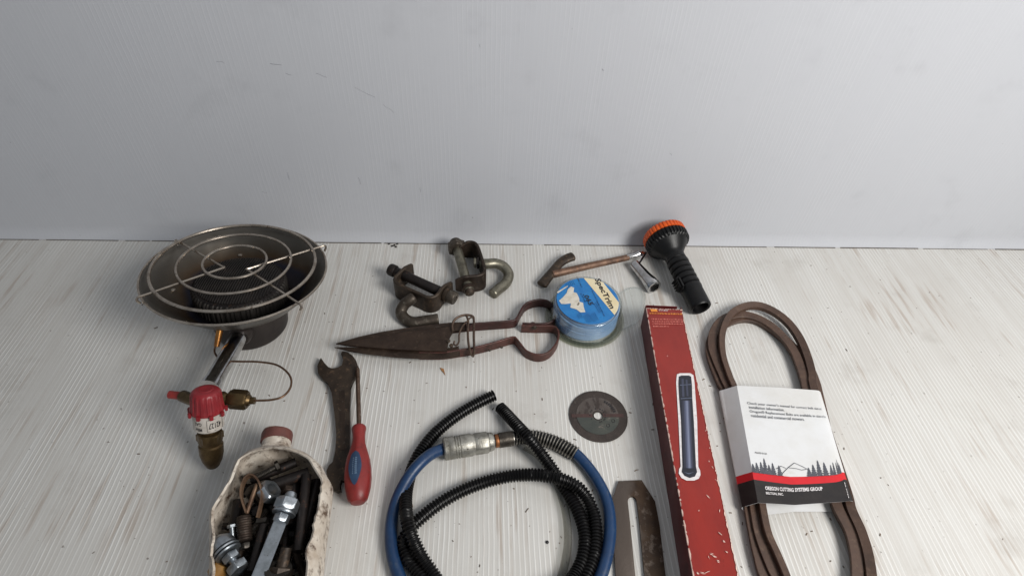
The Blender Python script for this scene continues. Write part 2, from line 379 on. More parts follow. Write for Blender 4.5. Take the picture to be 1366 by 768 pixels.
# scratches on the wall
def wallpt(x, y):
    d = CF + (x - 683) / FOC * CR - (y - 384) / FOC * CU; return CC + d * ((WY - .0002) / d.y)
bm = BM()
for pts in [((288, 82), (300, 84)), ((361, 85), (376, 87)), ((381, 98), (388, 101)), ((422, 98), (437, 103)), ((474, 116), (500, 130)), ((511, 139), (526, 151)),
            ((384, 230), (386, 240)), ((478, 236), (481, 246)), ((803, 92), (805, 95)), ((640, 60), (641, 63)), ((893, 205), (896, 207)), ((560, 250), (561, 257)), ((350, 256), (356, 257))]:
    a, b = [wallpt(*p) for p in pts]
    if (b - a).length > .1: n_ = 9
    else: n_ = 3
    P = [a.lerp(b, i / n_) + V(rnd.uniform(-.0008, .0008), 0, rnd.uniform(-.0008, .0008)) for i in range(n_ + 1)]
    r_ = rnd.uniform(.0002, .0004)
    sweep(bm, P, lambda i: circ(r_, 4), up=V(0, 1, 0))
o = obj('scratch_marks', bm, mat('scratch_dark', rgb(146, 147, 152), rgb(160, 162, 166), None, 90, .7)); o['kind'] = 'stuff'
o['label'] = 'short dark scratches across the left half of the back wall'
# chips at the seam
bm = BM()
for x, y in ((519, 325), (523, 328), (526, 327), (530, 325), (528, 329)):
    c = W(x, y, .0008); box(bm, c, V(.0016, .0008, 0), V(-.0004, .0012, 0), V(0, 0, .0007), .0002)
o = obj('paint_chips', bm, black_steel); o['kind'] = 'stuff'; o['label'] = 'cluster of tiny dark chips at the foot of the back wall'

# ------------------------------------------------------------------ gas heater
DN = V(.0722, .1732, 1).normalized(); DC = V(-.327, .5596, .10); DR = .113
root = thing('gas_heater', 'round steel gas heater with wire guard, red valve knob and thin copper tube', 'gas heater', (-.333, .546, 0))
MD = axis_m(DC, DN, V(1, 0, 0))
def dish_mat():
    m = bpy.data.materials.new('heat_tinted_steel'); m.use_nodes = True; nt = m.node_tree; N = nt.nodes; L = nt.links; bs = N['Principled BSDF']
    bs.inputs['Metallic'].default_value = .75
    tc = N.new('ShaderNodeTexCoord'); mp = N.new('ShaderNodeMapping'); mp.vector_type = 'POINT'
    mp.inputs['Location'].default_value = (-(DC.x + .333), -(DC.y - .546), 0); mp.inputs['Scale'].default_value = (1, 1, 0)
    L.new(tc.outputs['Object'], mp.inputs[0]); ln = N.new('ShaderNodeVectorMath'); ln.operation = 'LENGTH'; L.new(mp.outputs[0], ln.inputs[0])
    nz = N.new('ShaderNodeTexNoise'); nz.inputs['Scale'].default_value = 16; nz.inputs['Detail'].default_value = 5; L.new(tc.outputs['Object'], nz.inputs[0])
    ad = N.new('ShaderNodeMath'); ad.operation = 'MULTIPLY_ADD'; ad.inputs[1].default_value = .030; L.new(nz.outputs[0], ad.inputs[0]); L.new(ln.outputs['Value'], ad.inputs[2])
    r = N.new('ShaderNodeMapRange'); r.inputs[1].default_value = .065; r.inputs[2].default_value = .128; L.new(ad.outputs[0], r.inputs[0])
    cr = N.new('ShaderNodeValToRGB'); L.new(r.outputs[0], cr.inputs[0]); e = cr.color_ramp.elements; bs.inputs['Specular IOR Level'].default_value = .3
    e[0].position = 0; e[0].color = rgb(40, 34, 34); e[1].position = 1; e[1].color = rgb(104, 100, 94)
    for p, c in ((.22, rgb(38, 35, 42)), (.34, rgb(44, 44, 54)), (.46, rgb(72, 58, 44)), (.6, rgb(80, 72, 63)), (.8, rgb(90, 86, 80))):
        q = e.new(p); q.color = c
    L.new(cr.outputs[0], bs.inputs['Base Color'])
    n2 = N.new('ShaderNodeTexNoise'); n2.inputs['Scale'].default_value = 60; L.new(tc.outputs['Object'], n2.inputs[0])
    rr = N.new('ShaderNodeMapRange'); rr.inputs[3].default_value = .22; rr.inputs[4].default_value = .48; L.new(n2.outputs[0], rr.inputs[0]); L.new(rr.outputs[0], bs.inputs['Roughness'])
    return m
bm = BM()
inn = [(.056, -.045), (.070, -.042), (.080, -.034), (.092, -.021), (.103, -.008), (.1095, -.0015), (.112, .0004)]
out_ = [(.1138, .0004), (.1142, -.001), (.1134, -.0024), (.1118, -.0022), (.1045, -.0098), (.0935, -.0226), (.081, -.0358), (.0705, -.0440), (.056, -.0470)]
lathe(bm, inn + out_, MD, 96, close_ends=False)
obj('reflector_dish', bm, dish_mat(), root)
bm = BM()   # burner base drum
rr_ = []
bc = V(-.3305, .5500, .0006); tc_ = DC - DN * .048
for r_, t_ in ((.040, 0), (.0462, 0), (.0482, .03), (.0490, .09), (.0492, .3), (.0494, .6), (.0500, .9), (.0560, 1.0)):
    n_ = V(0, 0, 1).lerp(DN, t_).normalized(); m_ = axis_m(bc.lerp(tc_, t_), n_, V(1, 0, 0)); rr_.append([bm.verts.new(m_ @ V(r_ * math.cos(2 * PI * j / 64), r_ * math.sin(2 * PI * j / 64), 0)) for j in range(64)])
for A_, B_ in zip(rr_, rr_[1:]):
    for j in range(64): bm.faces.new((A_[j], A_[(j + 1) % 64], B_[(j + 1) % 64], B_[j]))
bm.faces.new(rr_[0][::-1])
obj('burner_base', bm, brown_enamel, root)
bm = BM(); tube(bm, [MD @ V(.1132 * math.cos(2 * PI * i / 96), .1132 * math.sin(2 * PI * i / 96), .0002) for i in range(96)], .0015, 8, closed=True, up=DN); obj('rim_bead', bm, steel_grill, root)
bm = BM()   # ribbed burner drum, ribs and mesh as real relief
def ribs(i, a): return 1 + (.014 if math.sin(a * 60) > 0 else -.014)
lathe(bm, [(.0575, -.046), (.0590, -.044), (.0590, -.023), (.0560, -.019)], MD, 240, ribs, close_ends=False)
obj('burner_drum', bm, drum_m, root)
bm = BM()
lathe(bm, [(.0558, -.0195), (.050, -.016), (.02, -.0125), (.0001, -.0118)], MD, 48, close_ends=False)
crown = obj('burner_top', bm, black_steel, root)
bm = BM()   # slats on the drum top
for i in range(-16, 17):
    x = i * .0032; L_ = math.sqrt(max(.0530 ** 2 - x * x, 1e-6))
    P = [MD @ V(x, y, -.0112 - (x * x + y * y) * 1.9) for y in (-L_, -L_ * .5, 0, L_ * .5, L_)]
    sweep(bm, P, lambda i_: [(-.0006, -.001), (.0006, -.001), (.0006, .0012), (-.0006, .0012)], up=DN)
obj('burner_slats', bm, drum_m, crown)
for r_, h_, off in ((.0385, .0135, 0), (.069, .0125, 0), (.0995, .0095, 0)):
    bm = BM(); a0 = 2.0 if r_ == .069 else 0
    P = [MD @ V(r_ * math.cos(a), r_ * math.sin(a), h_) for a in [2 * PI * i / 72 for i in range(72)]]
    tube(bm, P, (.0018 if r_ < .09 else .0021), 8, closed=True, up=DN); obj('guard_ring', bm, steel_grill, root)
def loc_on(x, y, h):   # pixel onto the plane h above the dish rim
    d = CF + (x - 683) / FOC * CR - (y - 384) / FOC * CU; o_ = DC + DN * h
    return CC + d * ((o_ - CC).dot(DN) / d.dot(DN))
for a, c, b in (((236, 321), (299, 357), (186, 396)), ((431, 328), (329, 359), (399, 405))):
    bm = BM(); A, C, B = loc_on(*a, .0065), loc_on(*c, .0108), loc_on(*b, .0065)
    out = lambda p: (p - DC).normalized()
    P = [A + out(A) * .001 - DN * .009, A + out(A) * .0035 - DN * .005, A + out(A) * .002, A.lerp(C, .08), A.lerp(C, .5) , A.lerp(C, .95), C + (C - DC).normalized() * 0, B.lerp(C, .95), B.lerp(C, .5), B.lerp(C, .08), B + out(B) * .002, B + out(B) * .0035 - DN * .005, B + out(B) * .001 - DN * .009]
    tube(bm, spline(P, .002), .0016, 8); obj('guard_bracket', bm, steel_grill, root)
# rivets on the dish floor
for a in (1.9, 3.3, 4.6, 5.6):
    bm = BM(); p = MD @ V(.083 * math.cos(a), .083 * math.sin(a), -.030)
    lathe(bm, [(.0035, 0), (.0033, .0012), (.002, .002), (.0001, .0022)], axis_m(p, DN), 14); obj('rivet', bm, steel_grill, root)
# pipe and collar
pa, pb = W(322, 444, .040), W(279, 517, .064)
bm = BM(); d = (pb - pa).normalized(); Mp = axis_m(pa, d)
lathe(bm, [(.0125, -.02), (.0145, -.004), (.0145, .006), (.0125, .010)], Mp, 32); obj('pipe_collar', bm, brown_enamel, root)
bm = BM(); Lp = (pb - pa).length; lathe(bm, [(.0106, -.01), (.0106, Lp * .9), (.0116, Lp * .91), (.0116, Lp)], Mp, 32); pp = obj('chrome_pipe', bm, chrome, root)
for t in (.35, .72):
    bm = BM(); s = (W(330, 480, .05) - W(300, 480, .05)).normalized(); c = pa + d * Lp * t + (s * .85 + V(0, 0, .5)).normalized() * .0093
    n_ = (s * .85 + V(0, 0, .5)).normalized(); q = n_.cross(d)
    box(bm, c, d * .0055, q * .0022, n_ * .0008, .0006); obj('air_slot', bm, black_ink, pp)
bm = BM(); a, b = W(294, 436, .066), W(289, 462, .050); tube(bm, [a, a.lerp(b, .5), b], lambda i: (.0042, .0040, .0034)[i], 14); obj('pilot_tube', bm, copper_bright, root)
bm = BM(); P = [W(x, y, z) for x, y, z in ((289, 458, .052), (286, 468, .048), (291, 477, .050), (300, 481, .056), (320, 482, .058), (345, 482.5, .056), (370, 487, .060), (386, 500, .062), (388, 515, .064), (378, 528, .066), (362, 533, .067), (340, 534, .068), (334, 534, .068))]
tube(bm, spline(P, .002), .0013, 8); obj('capillary_tube', bm, copper, root)
# valve
A0, A1 = W(274, 519, .101), W(284, 620, .0135)
va = (A1 - A0).normalized(); VL = (A1 - A0).length; Mv = axis_m(A0, va)
bm = BM(); fr = lambda i, a: 1 + (.022 * (1 if math.sin(a * 18) > 0 else -1) if 4 <= i <= 7 else 0)
lathe(bm, [(.0001, .0002), (.009, .0), (.0126, .0008), (.0146, .0026), (.0155, .0050), (.0160, .012), (.0166, .019), (.0172, .022), (.0174, .026), (.0155, .0275)], Mv, 144, fr); kn = obj('knob', bm, red_knob, root)
bm = BM(); lathe(bm, [(.0001, -.0003), (.0072, -.0006), (.0082, .0004)], Mv, 28, close_ends=False); obj('knob_cap', bm, red_knob, kn)
for i in range(9):
    a = 2 * PI * i / 9; bm = BM(); c = Mv @ V(.0178 * math.cos(a), .0192 * math.sin(a), .0265)
    box(bm, c, (Mv.to_3x3() @ V(math.cos(a), math.sin(a), 0)) * .0016, (Mv.to_3x3() @ V(-math.sin(a), math.cos(a), 0)) * .002, va * .003, .0006); obj('knob_tab', bm, red_knob, kn)
bm = BM(); lathe(bm, [(.0145, .027), (.0158, .028), (.0158, .046), (.0145, .0475)], Mv, 48); rg = obj('label_ring', bm, white_ring, root)
side = (W(284, 570, .05) - CC).normalized() * -1; side = (side - va * side.dot(va)).normalized(); xr = va.cross(side)
def ringmap(a0, a1, t0, t1):
    def f(u, v):
        a = a0 + (a1 - a0) * u; return A0 + va * (t0 + (t1 - t0) * v) + (side * math.cos(a) + xr * math.sin(a)) * .01605
    return f
sgn = 1 if xr.dot(CR) > 0 else -1
lettering('lettering', '42127', ringmap(sgn * .82, -sgn * .02, .0415, .0345), black_ink, rg, .015)
lettering('lettering', 'MBar', ringmap(-sgn * .45, -sgn * .95, .044, .040), black_ink, rg, .01)
lettering('lettering', 'GAS', ringmap(-sgn * .45, -sgn * .95, .037, .033), black_ink, rg, .01)
bm = BM(); P = [ringmap(sgn * a, sgn * a, .0305, .0445)(0, v) for a, v in ((1.0, 0), (.4, 0), (-.12, 0), (-.12, .5), (-.12, 1), (.4, 1), (1.0, 1), (1.0, .5))]
tube(bm, P, .00022, 4, closed=True); obj('label_border', bm, black_ink, rg)
bm = BM(); lathe(bm, [(.0095, .044), (.0095, VL - .046), (.0126, VL - .045), (.0130, VL - .034), (.0114, VL - .031), (.0114, VL - .0295), (.0130, VL - .028), (.0128, VL - .017), (.0108, VL - .008), (.0072, VL), (.0055, VL + .002)], Mv, 40)
br = obj('brass_inlet_nut', bm, brass, root)
bm = BM(); hexring(bm, axis_m(A0 + va * (VL - .0445), va), .0142, .010); obj('hex_collar', bm, brass, br)
q0 = A0 + va * .020; 
lft = W(244, 528, .073); l2 = W(226, 526, .073); rgt = W(300, 531, .071); r2 = W(330, 533.5, .069); r3 = W(340, 534, .068)
bm = BM(); tube(bm, [q0, lft], .0068, 20); obj('brass_arm', bm, brass, root)
bm = BM(); tube(bm, [lft, l2], .0046, 16); obj('red_pin', bm, mat('dull_red_plastic', rgb(150, 48, 42), rgb(120, 40, 36), None, 90, .45), root)
bm = BM(); tube(bm, [q0, rgt], .0085, 20); obj('brass_arm', bm, brass, root)
dd = (r2 - rgt).normalized(); bm = BM(); hexring(bm, axis_m(W(306, 531.5, .071), dd, V(0, 0, 1)), .0115, .0205)
cn = obj('hex_nut', bm, brass, root)
bm = BM(); tube(bm, [W(327, 533.2, .069), W(334, 534, .068)], lambda i: (.0088, .006)[i], 20); tube(bm, [W(334, 534, .068), r3], lambda i: (.0042, .0042)[i], 14); obj('nut_nose', bm, brass, cn)

# ------------------------------------------------------------------ cut plastic bottle and hardware in it
root = thing('cut_bottle', 'grimy white plastic bottle lying on its side, cut open and full of bolts', 'bottle', (-.218, .26, 0))
def lerp_t(tab, y):
    for (a, va_), (b, vb) in zip(tab, tab[1:]):
        if a >= y >= b: t = (a - y) / (a - b); t = t * t * (3 - 2 * t) if False else t; return [p + (q - p) * t for p, q in zip(va_, vb)]
    return tab[-1][1]
TAB = [(.352, (-.2375, .0156, .0156, .041)), (.338, (-.2350, .0158, .0158, .041)), (.326, (-.2330, .0172, .0168, .041)), (.3225, (-.2290, .027, .025, .040)), (.317, (-.2265, .0375, .031, .040)),
       (.306, (-.2235, .0475, .036, .040)), (.285, (-.2165, .0540, .0395, .040)), (.252, (-.2200, .0600, .040, .0405)), (.235, (-.2165, .0570, .040, .0405)), (.19, (-.2075, .0515, .040, .0405)), (.12, (-.198, .053, .040, .0405)), (.095, (-.195, .050, .038, .0405)), (.088, (-.194, .042, .032, .0405)), (.0865, (-.194, .001, .001, .0405))]
def cut_angle(y):
    pts = [(.316, 0), (.3135, .5), (.308, .80), (.298, .92), (.285, .98), (.262, 1.06), (.235, 1.0), (.19, .92), (.13, .9), (.115, .6), (.108, 0), (.08, 0)]
    if y > .316: return 0
    for (a, p), (b, q) in zip(pts, pts[1:]):
        if a >= y >= b: return p + (q - p) * (a - y) / (a - b)
    return 0
def bottle_pt(y, t, inset=0):
    cx, hw, hh, cz = lerp_t(TAB, y); a0 = cut_angle(y)
    if a0: a0 += .17 * noise.noise(V(y * 45, 1 if t < .5 else 5, 0)) + .06 * noise.noise(V(y * 190, 1 if t < .5 else 5, 0))
    phi = a0 + (2 * PI - 2 * a0) * t; e = 2 / (2.0 if y > .33 else 2.5)
    s_, c_ = math.sin(phi), math.cos(phi)
    x = math.copysign(abs(s_) ** e, s_) * (hw - inset); z = math.copysign(abs(c_) ** e, c_) * (hh - inset)
    crm = .0016 * noise.noise(V(x * 40, y * 30, z * 40)) + .0006 * noise.noise(V(x * 160, y * 120, z * 160))
    return V(cx + x * (1 + crm * 12 * (y < .32)), y, cz + z * (1 + (crm * 8 if y < .32 else 0)))
ys = [.352, .345, .338, .334, .331, .329, .327, .3235, .320, .3175, .3155, .314, .312, .309, .306, .302, .298] + [.294 - i * .0045 for i in range(40)] + [.112, .1095, .107, .1, .095, .091, .088, .0867]
K = 64; bm = BM(); G = []
for ins in (0, .0022):
    G.append([[bm.verts.new(bottle_pt(y, j / K, ins)) for j in range(K + 1)] for y in ys])
for g in range(2):
    for i in range(len(ys) - 1):
        for j in range(K): bm.faces.new((G[g][i][j], G[g][i][j + 1], G[g][i + 1][j + 1], G[g][i + 1][j]))
for i in range(len(ys) - 1):
    if cut_angle(ys[i]) > 0 or cut_angle(ys[i + 1]) > 0:
        for j in (0, K): bm.faces.new((G[0][i][j], G[0][i + 1][j], G[1][i + 1][j], G[1][i][j]))
bmesh.ops.remove_doubles(bm, verts=bm.verts, dist=.00005)
obj('bottle_body', bm, jug, root, 50)
nd = (W(370, 575, .041) - W(369, 600, .041)).normalized(); npos = V(-.2368, .348, .041)
bm = BM(); lathe(bm, [(.0158, -.009), (.0168, -.0085), (.0172, .001), (.0166, .0032), (.0140, .0035), (.0138, -.004), (.0001, -.004)], axis_m(npos, V(-.1, 1, .02)), 40); obj('neck_cap', bm, cap_m, root)

def bolt(name, label, a, b, r, head, m, group='loose bolts and scraps inside the cut bottle', nut=None, threads=True, cat='bolt'):
    """hex bolt: head at a, shank to b"""
    t = thing(name, label, cat, a, group); d = (b - a).normalized(); L_ = (b - a).length
    bm = BM(); hexring(bm, axis_m(a, d), head, head * .72); obj('head', bm, m, t)
    bm = BM(); n = max(4, int(L_ / .0014)); prof = [(r * .98, head * .7)]
    if threads:
        prof.append((r, L_ * .4))
        z = L_ * .4
        while z < L_ - .0014: prof += [(r, z + .0003), (r * .86, z + .0007), (r, z + .0011)]; z += .0014
    prof += [(r * .8, L_)]
    lathe(bm, prof, axis_m(a, d), 16); obj('shank', bm, m, t)
    if nut:
        bm = BM(); hexring(bm, axis_m(a + d * L_ * nut, d), head * 1.05, head * .8, r * .95); obj('nut', bm, m, t)
    return t
# big zinc link with nut
a, b = W(330, 806, .058), W(375, 693, .058); d = (b - a).normalized(); sd = d.cross(V(.3, 0, 1)).normalized(); nn = sd.cross(d).normalized()
root = thing('zinc_bolt', 'large shiny zinc bolt with flat shank and hex nut, uppermost in the cut bottle', 'bolt', (a + b) / 2, 'loose bolts and scraps inside the cut bottle')
bm = BM(); box(bm, (a + b) / 2, (b - a) / 2, sd * .0062, nn * .0022, .0008); obj('flat_shank', bm, zinc, root)
bm = BM(); hexring(bm, axis_m(b - d * .003, d), .0078, .0085); obj('hex_collar', bm, zinc, root)
bm = BM(); lathe(bm, [(.0115, .0), (.0120, .0012), (.0115, .0024)], axis_m(b + d * .006, d), 32); obj('washer', bm, zinc, root)
bm = BM(); hexring(bm, axis_m(b + d * .009, d), .0125, .0125); obj('nut', bm, zinc, root)
bm = BM(); lathe(bm, [(.0058, .019), (.006, .026), (.005, .0285)], axis_m(b, d), 24); obj('bolt_tip', bm, zinc, root)
bm = BM(); hexring(bm, axis_m(W(354, 660, .05), V(.75, .35, .55)), .0125, .011, .0072)
single('hex_nut', bm, zinc, 'loose zinc hex nut with its threaded hole showing, beside the big zinc bolt', 'nut', W(360, 657, .05), 'loose bolts and scraps inside the cut bottle')
# silver bolt with washers lower left
a, b = W(293, 720, .052), W(325, 768, .048); d = (b - a).normalized()
root = thing('silver_bolt', 'silver bolt with stacked washer and nut at lower left of the cut bottle', 'bolt', a, 'loose bolts and scraps inside the cut bottle')
bm = BM(); lathe(bm, [(.004, -.004), (.009, 0), (.0115, .003), (.0118, .0105), (.0100, .0115)], axis_m(a, d), 36, lambda i, q: 1 + .03 * math.sin(q * 18)); obj('knurled_head', bm, zinc, root)
bm = BM(); lathe(bm, [(.013, .0125), (.0135, .0133), (.0130, .0146)], axis_m(a, d), 32); lathe(bm, [(.0122, .0158), (.0128, .0165), (.0122, .0178)], axis_m(a, d), 32); obj('washer', bm, zinc, root)
bm = BM(); hexring(bm, axis_m(a + d * .019, d), .0085, .007); obj('hex_collar', bm, zinc, root)
bm = BM(); lathe(bm, [(.0042, .025), (.0042, .032)], axis_m(a, d), 16); obj('shank', bm, zinc, root)
bm = BM(); hexring(bm, axis_m(a + d * .031, d), .0105, .008, .004); obj('nut', bm, zinc, root)
a = W(325, 688, .052); b = W(327, 722, .046); d = (b - a).normalized()
root = thing('threaded_stud', 'stubby rusty stud with coarse thread standing left of the big zinc bolt', 'bolt', a, 'loose bolts and scraps inside the cut bottle')
prof = [(.0062, 0)]; z = .001
while z < (b - a).length - .002: prof += [(.0074, z), (.0066, z + .0011), (.0074, z + .0022)]; z += .0024
bm = BM(); lathe(bm, prof + [(.005, (b - a).length)], axis_m(a, d), 24); obj('shank', bm, rust_dark, root)
bm = BM(); hexring(bm, axis_m(b + d * .001, d), .0052, .006); obj('square_tip', bm, olive, root)
bolt('silver_screw', 'small silver screw with pale round head, left of the rusty stud', W(309, 699, .05), W(311, 722, .044), .0028, .0045, zinc, threads=False)
bm = BM(); c = W(349, 694, .05); box(bm, c, V(.005, .0006, 0), V(0, .0025, 0), V(0, 0, .002), .0005)
single('square_end', bm, olive, 'small square steel end poking out between rusty clevis and zinc bolt', 'scrap', c, 'loose bolts and scraps inside the cut bottle')
# rusty clevis: bent flat strap
bm = BM(); P = spline([W(329, 684, .056), W(322, 660, .060), W(326, 641, .062), (W(334, 634, .062)), W(344, 640, .062), W(350, 660, .060), W(344, 690, .054)], .0015)
sweep(bm, P, lambda i: [(-.0009, -.0035), (.0009, -.0035), (.0009, .0035), (-.0009, .0035)], up=V(0, 0, 1))
tube(bm, [W(343, 645, .06), W(336, 664, .058), W(329, 684, .055)], .0022, 10)
single('rusty_clevis', bm, mat('tan_rust', rgb(132, 106, 84), rgb(84, 62, 48), rgb(60, 44, 36), 60, .5, .5, .2), 'tan rusty clevis of bent strap near the top left of the cut bottle', 'clevis', W(334, 660, .056), 'loose bolts and scraps inside the cut bottle')
bolt('steel_screw', 'dull steel screw lying across the neck end of the cut bottle', W(373, 620, .05), W(341, 637, .05), .0032, .0062, olive)
bolt('square_bolt', 'brown rusty bolt with a bright square tip, lower right in the cut bottle', W(374, 768, .048), W(382, 730, .056), .0062, .011, rust_brown, threads=False)
bm = BM(); lathe(bm, [(.0125, 0), (.013, .001), (.0125, .004), (.0075, .004), (.0075, 0), (.0125, 0)], axis_m(W(371, 762, .052), V(.1, .5, .8)), 32, close_ends=False)
single('steel_collar', bm, olive, 'round steel collar at the foot of the brown rusty bolt in the bottle', 'collar', W(371, 762, .052), 'loose bolts and scraps inside the cut bottle')
for (ax, ay), (bx, by), zz, r_, lab in (((409, 634), (398, 735), .048, .0052, 'long black rod down the right inside of the cut bottle'), ((424, 640), (405, 712), .040, .0040, 'thinner black rod against the right wall inside the cut bottle'), ((352, 700), (336, 762), .048, .0045, 'black rod lying just left of the big zinc bolt shank'), ((352, 650), (412, 630), .044, .0060, 'thick black rod added to darken the bottle, across just behind the zinc nut'), ((335, 640), (395, 616), .038, .0052, 'black rod added to darken the neck end, crosswise under the dull steel screw'), ((318, 668), (312, 700), .036, .0055, 'short black rod added as dark fill beside the left wall of the bottle'), ((393, 640), (389, 700), .036, .0055, 'short black rod added as dark fill under the right side of the zinc nut')):  # crosswise and short rods are added, standing in for shade inside the bottle
    bm = BM(); P = [W(ax, ay, zz), W((ax + bx) / 2, (ay + by) / 2, zz + .001), W(bx, by, zz)]; tube(bm, P, r_, 14)
    single('black_rod', bm, black_steel, lab, 'rod', P[1], 'loose bolts and scraps inside the cut bottle')
bm = BM(); c = W(290, 762, .045); lathe(bm, [(.005, -.006), (.0085, -.003), (.009, .003), (.006, .007)], axis_m(c, V(.4, .8, .3)), 24)
single('amber_fitting', bm, amber, 'amber coloured fitting at the far lower left inside the cut bottle', 'fitting', c, 'loose bolts and scraps inside the cut bottle')
for i in range(46):
    y = rnd.uniform(.13, .292); cx, hw = lerp_t(TAB, y)[:2]; x = cx + rnd.uniform(-.62, .62) * hw; z = rnd.uniform(.014, .038 if i % 2 else .046)
    a_ = rnd.uniform(0, 2 * PI); ln = rnd.uniform(.022, .045); dv = V(math.cos(a_) * .55, math.sin(a_), rnd.uniform(-.12, .12)).normalized() * ln / 2
    p = V(x, y, z); A, B = p - dv, p + dv
    for q in (A, B):
        cq, hq = lerp_t(TAB, max(min(q.y, .30), .11))[:2]; q.x = max(min(q.x, cq + hq - .013), cq - hq + .013); q.y = max(min(q.y, .300), .115)
    if (B - A).length < .016: continue
    bolt('rusty_bolt', 'dark rusty bolt lying deep in the heap inside the cut bottle', A, B, rnd.uniform(.003, .0045), rnd.uniform(.006, .0085), [rust_dark, black_steel, rust_grey][i % 3], 'dark rusty bolts heaped in the cut bottle')
# bed of small scraps, coloured black for the shade inside the bottle
bm = BM()
for i in range(700):
    y = rnd.uniform(.11, .300); cx, hw = lerp_t(TAB, y)[:2]; u = rnd.uniform(-.8, .8); x = cx + u * hw
    s_ = rnd.uniform(.0015, .005); c = V(x, y, .006 + abs(u) ** 3 * .016 + rnd.uniform(0, .024))
    q = Matrix.Rotation(rnd.uniform(0, 6), 3, V(rnd.random(), rnd.random(), rnd.random()).normalized())
    box(bm, c, q @ V(s_, 0, 0), q @ V(0, s_ * .7, 0), q @ V(0, 0, s_ * .45))
o = obj('dark_scraps', bm, black_steel); o['kind'] = 'stuff'; o['label'] = 'small scraps bedding the bolts, black to stand for shade in the cut bottle'

# ------------------------------------------------------------------ open-end spanner
out = [(427.7, 476), (423, 487), (424, 497), (430, 505), (438, 509), (442, 522), (444.5, 540), (447, 560), (448.5, 580), (448.5, 600), (445, 616), (438, 620), (435, 627), (437, 640), (442, 651), (450, 655), (455, 653), (452, 644), (455, 638), (462, 640), (466, 650), (472, 648), (475, 638), (474, 625), (468, 616), (466, 600), (466.5, 570), (466.5, 540), (466, 515), (470, 508), (476, 499), (478, 489), (475, 480), (470, 473), (463, 468.5), (456, 467.5), (454.5, 471), (459, 479), (457, 487), (450, 491), (442, 492), (437, 490), (433, 484)]
bm = BM(); prism(bm, [W(x, y, .0085) for x, y in out], V(0, 0, .0068), .0012)
root = thing('open_end_spanner', 'dark rusty open-ended spanner lying flat beside the red screwdriver', 'spanner', W(455, 560, .002))
obj('spanner_body', bm, rust_brown, root)
bm = BM(); prism(bm, [W(x, y, .0089) for x, y in ((452, 520), (460, 520), (460.5, 600), (454, 600))], V(0, 0, .0004)); obj('stamped_panel', bm, rust_dark, root)

# ------------------------------------------------------------------ screwdriver
ha, hb = W(479, 568, .020), W(477, 671, .017)
root = thing('screwdriver', 'red-handled screwdriver with navy oval label, shaft pointing to the wall', 'screwdriver', W(478, 610, 0))
d = (hb - ha).normalized(); HL = (hb - ha).length; Mh = axis_m(ha, d)
bm = BM(); k_ = HL / .090
pr = [(.0001, -.0005), (.0068, 0), (.0082, .0015), (.0086, .004), (.0078, .008), (.0074, .014), (.0080, .022), (.0105, .031), (.0135, .041), (.0150, .052), (.0154, .062), (.0145, .072), (.0128, .080), (.0110, .086), (.0075, .0895), (.0001, .0905)]
lathe(bm, [(r_, z * k_) for r_, z in pr], Mh, 48, lambda i, a: 1 + (.035 * math.cos(6 * a) if 5 < i < 12 else 0)); hn = obj('handle', bm, handle_red, root)
bm = BM(); tip = W(477, 493, .0125); tube(bm, [ha + d * .002, ha.lerp(tip, .45), tip], .0029, 12); tube(bm, [tip, tip + (tip - ha).normalized() * .006], lambda i: (.0029, .0012)[i], 12); obj('shaft', bm, mat('worn_blade_shaft', rgb(120, 100, 86), rgb(86, 66, 54), rgb(150, 140, 130), 60, .35, .8, .1), root)
# label wrapped on the handle's upper left
upv = (CC - ha).normalized() + V(-.22, 0, 0); upv = (upv - d * upv.dot(d)).normalized(); sdv = d.cross(upv)
def hr(z):
    q = z / k_
    for (r0, z0), (r1, z1) in zip(pr, pr[1:]):
        if z0 <= q <= z1: return r0 + (r1 - r0) * (q - z0) / (z1 - z0)
    return .01
lx = -1 if sdv.dot(CR) > 0 else 1
def hmap(u, v, lift=.0007):   # u along the handle, v across
    z = (.036 + .040 * u) * k_; a = (v - .5) * .95; return ha + d * z + (upv * math.cos(a) + sdv * math.sin(a)) * (hr(z) * 1.03 + lift)
bm = BM(); cols = []
for i in range(17):
    u = i / 16; hw = math.sqrt(max(0, 1 - (2 * u - 1) ** 2)) * (1 if u < .5 else (1 - (u - .5) * .7)) * .5 + .004
    cols.append([bm.verts.new(hmap(u, .5 + hw * s_)) for s_ in (-1, -.6, -.2, .2, .6, 1)])
for i in range(16):
    for j in range(5): bm.faces.new((cols[i][j], cols[i][j + 1], cols[i + 1][j + 1], cols[i + 1][j]))
lb = obj('handle_label', bm, label_blue, hn)
f0 = (lambda u, v: hmap(.22 + .5 * u, (.32 + .2 * v) if lx > 0 else (.68 - .2 * v), .0012))
bm = BM()
for row, (v0, v1, n_) in enumerate(((.0, .9, 9), (1.3, 1.7, 8))):
    for i in range(n_):
        u0 = i / n_ + .01; u1 = u0 + .65 / n_
        bm.faces.new([bm.verts.new(f0(u, v)) for u, v in ((u0, v0 + .2 * rnd.random()), (u1, v0), (u1, v1), (u0, v1 - .2 * rnd.random()))])
obj('faded_print', bm, pale_ink, lb)

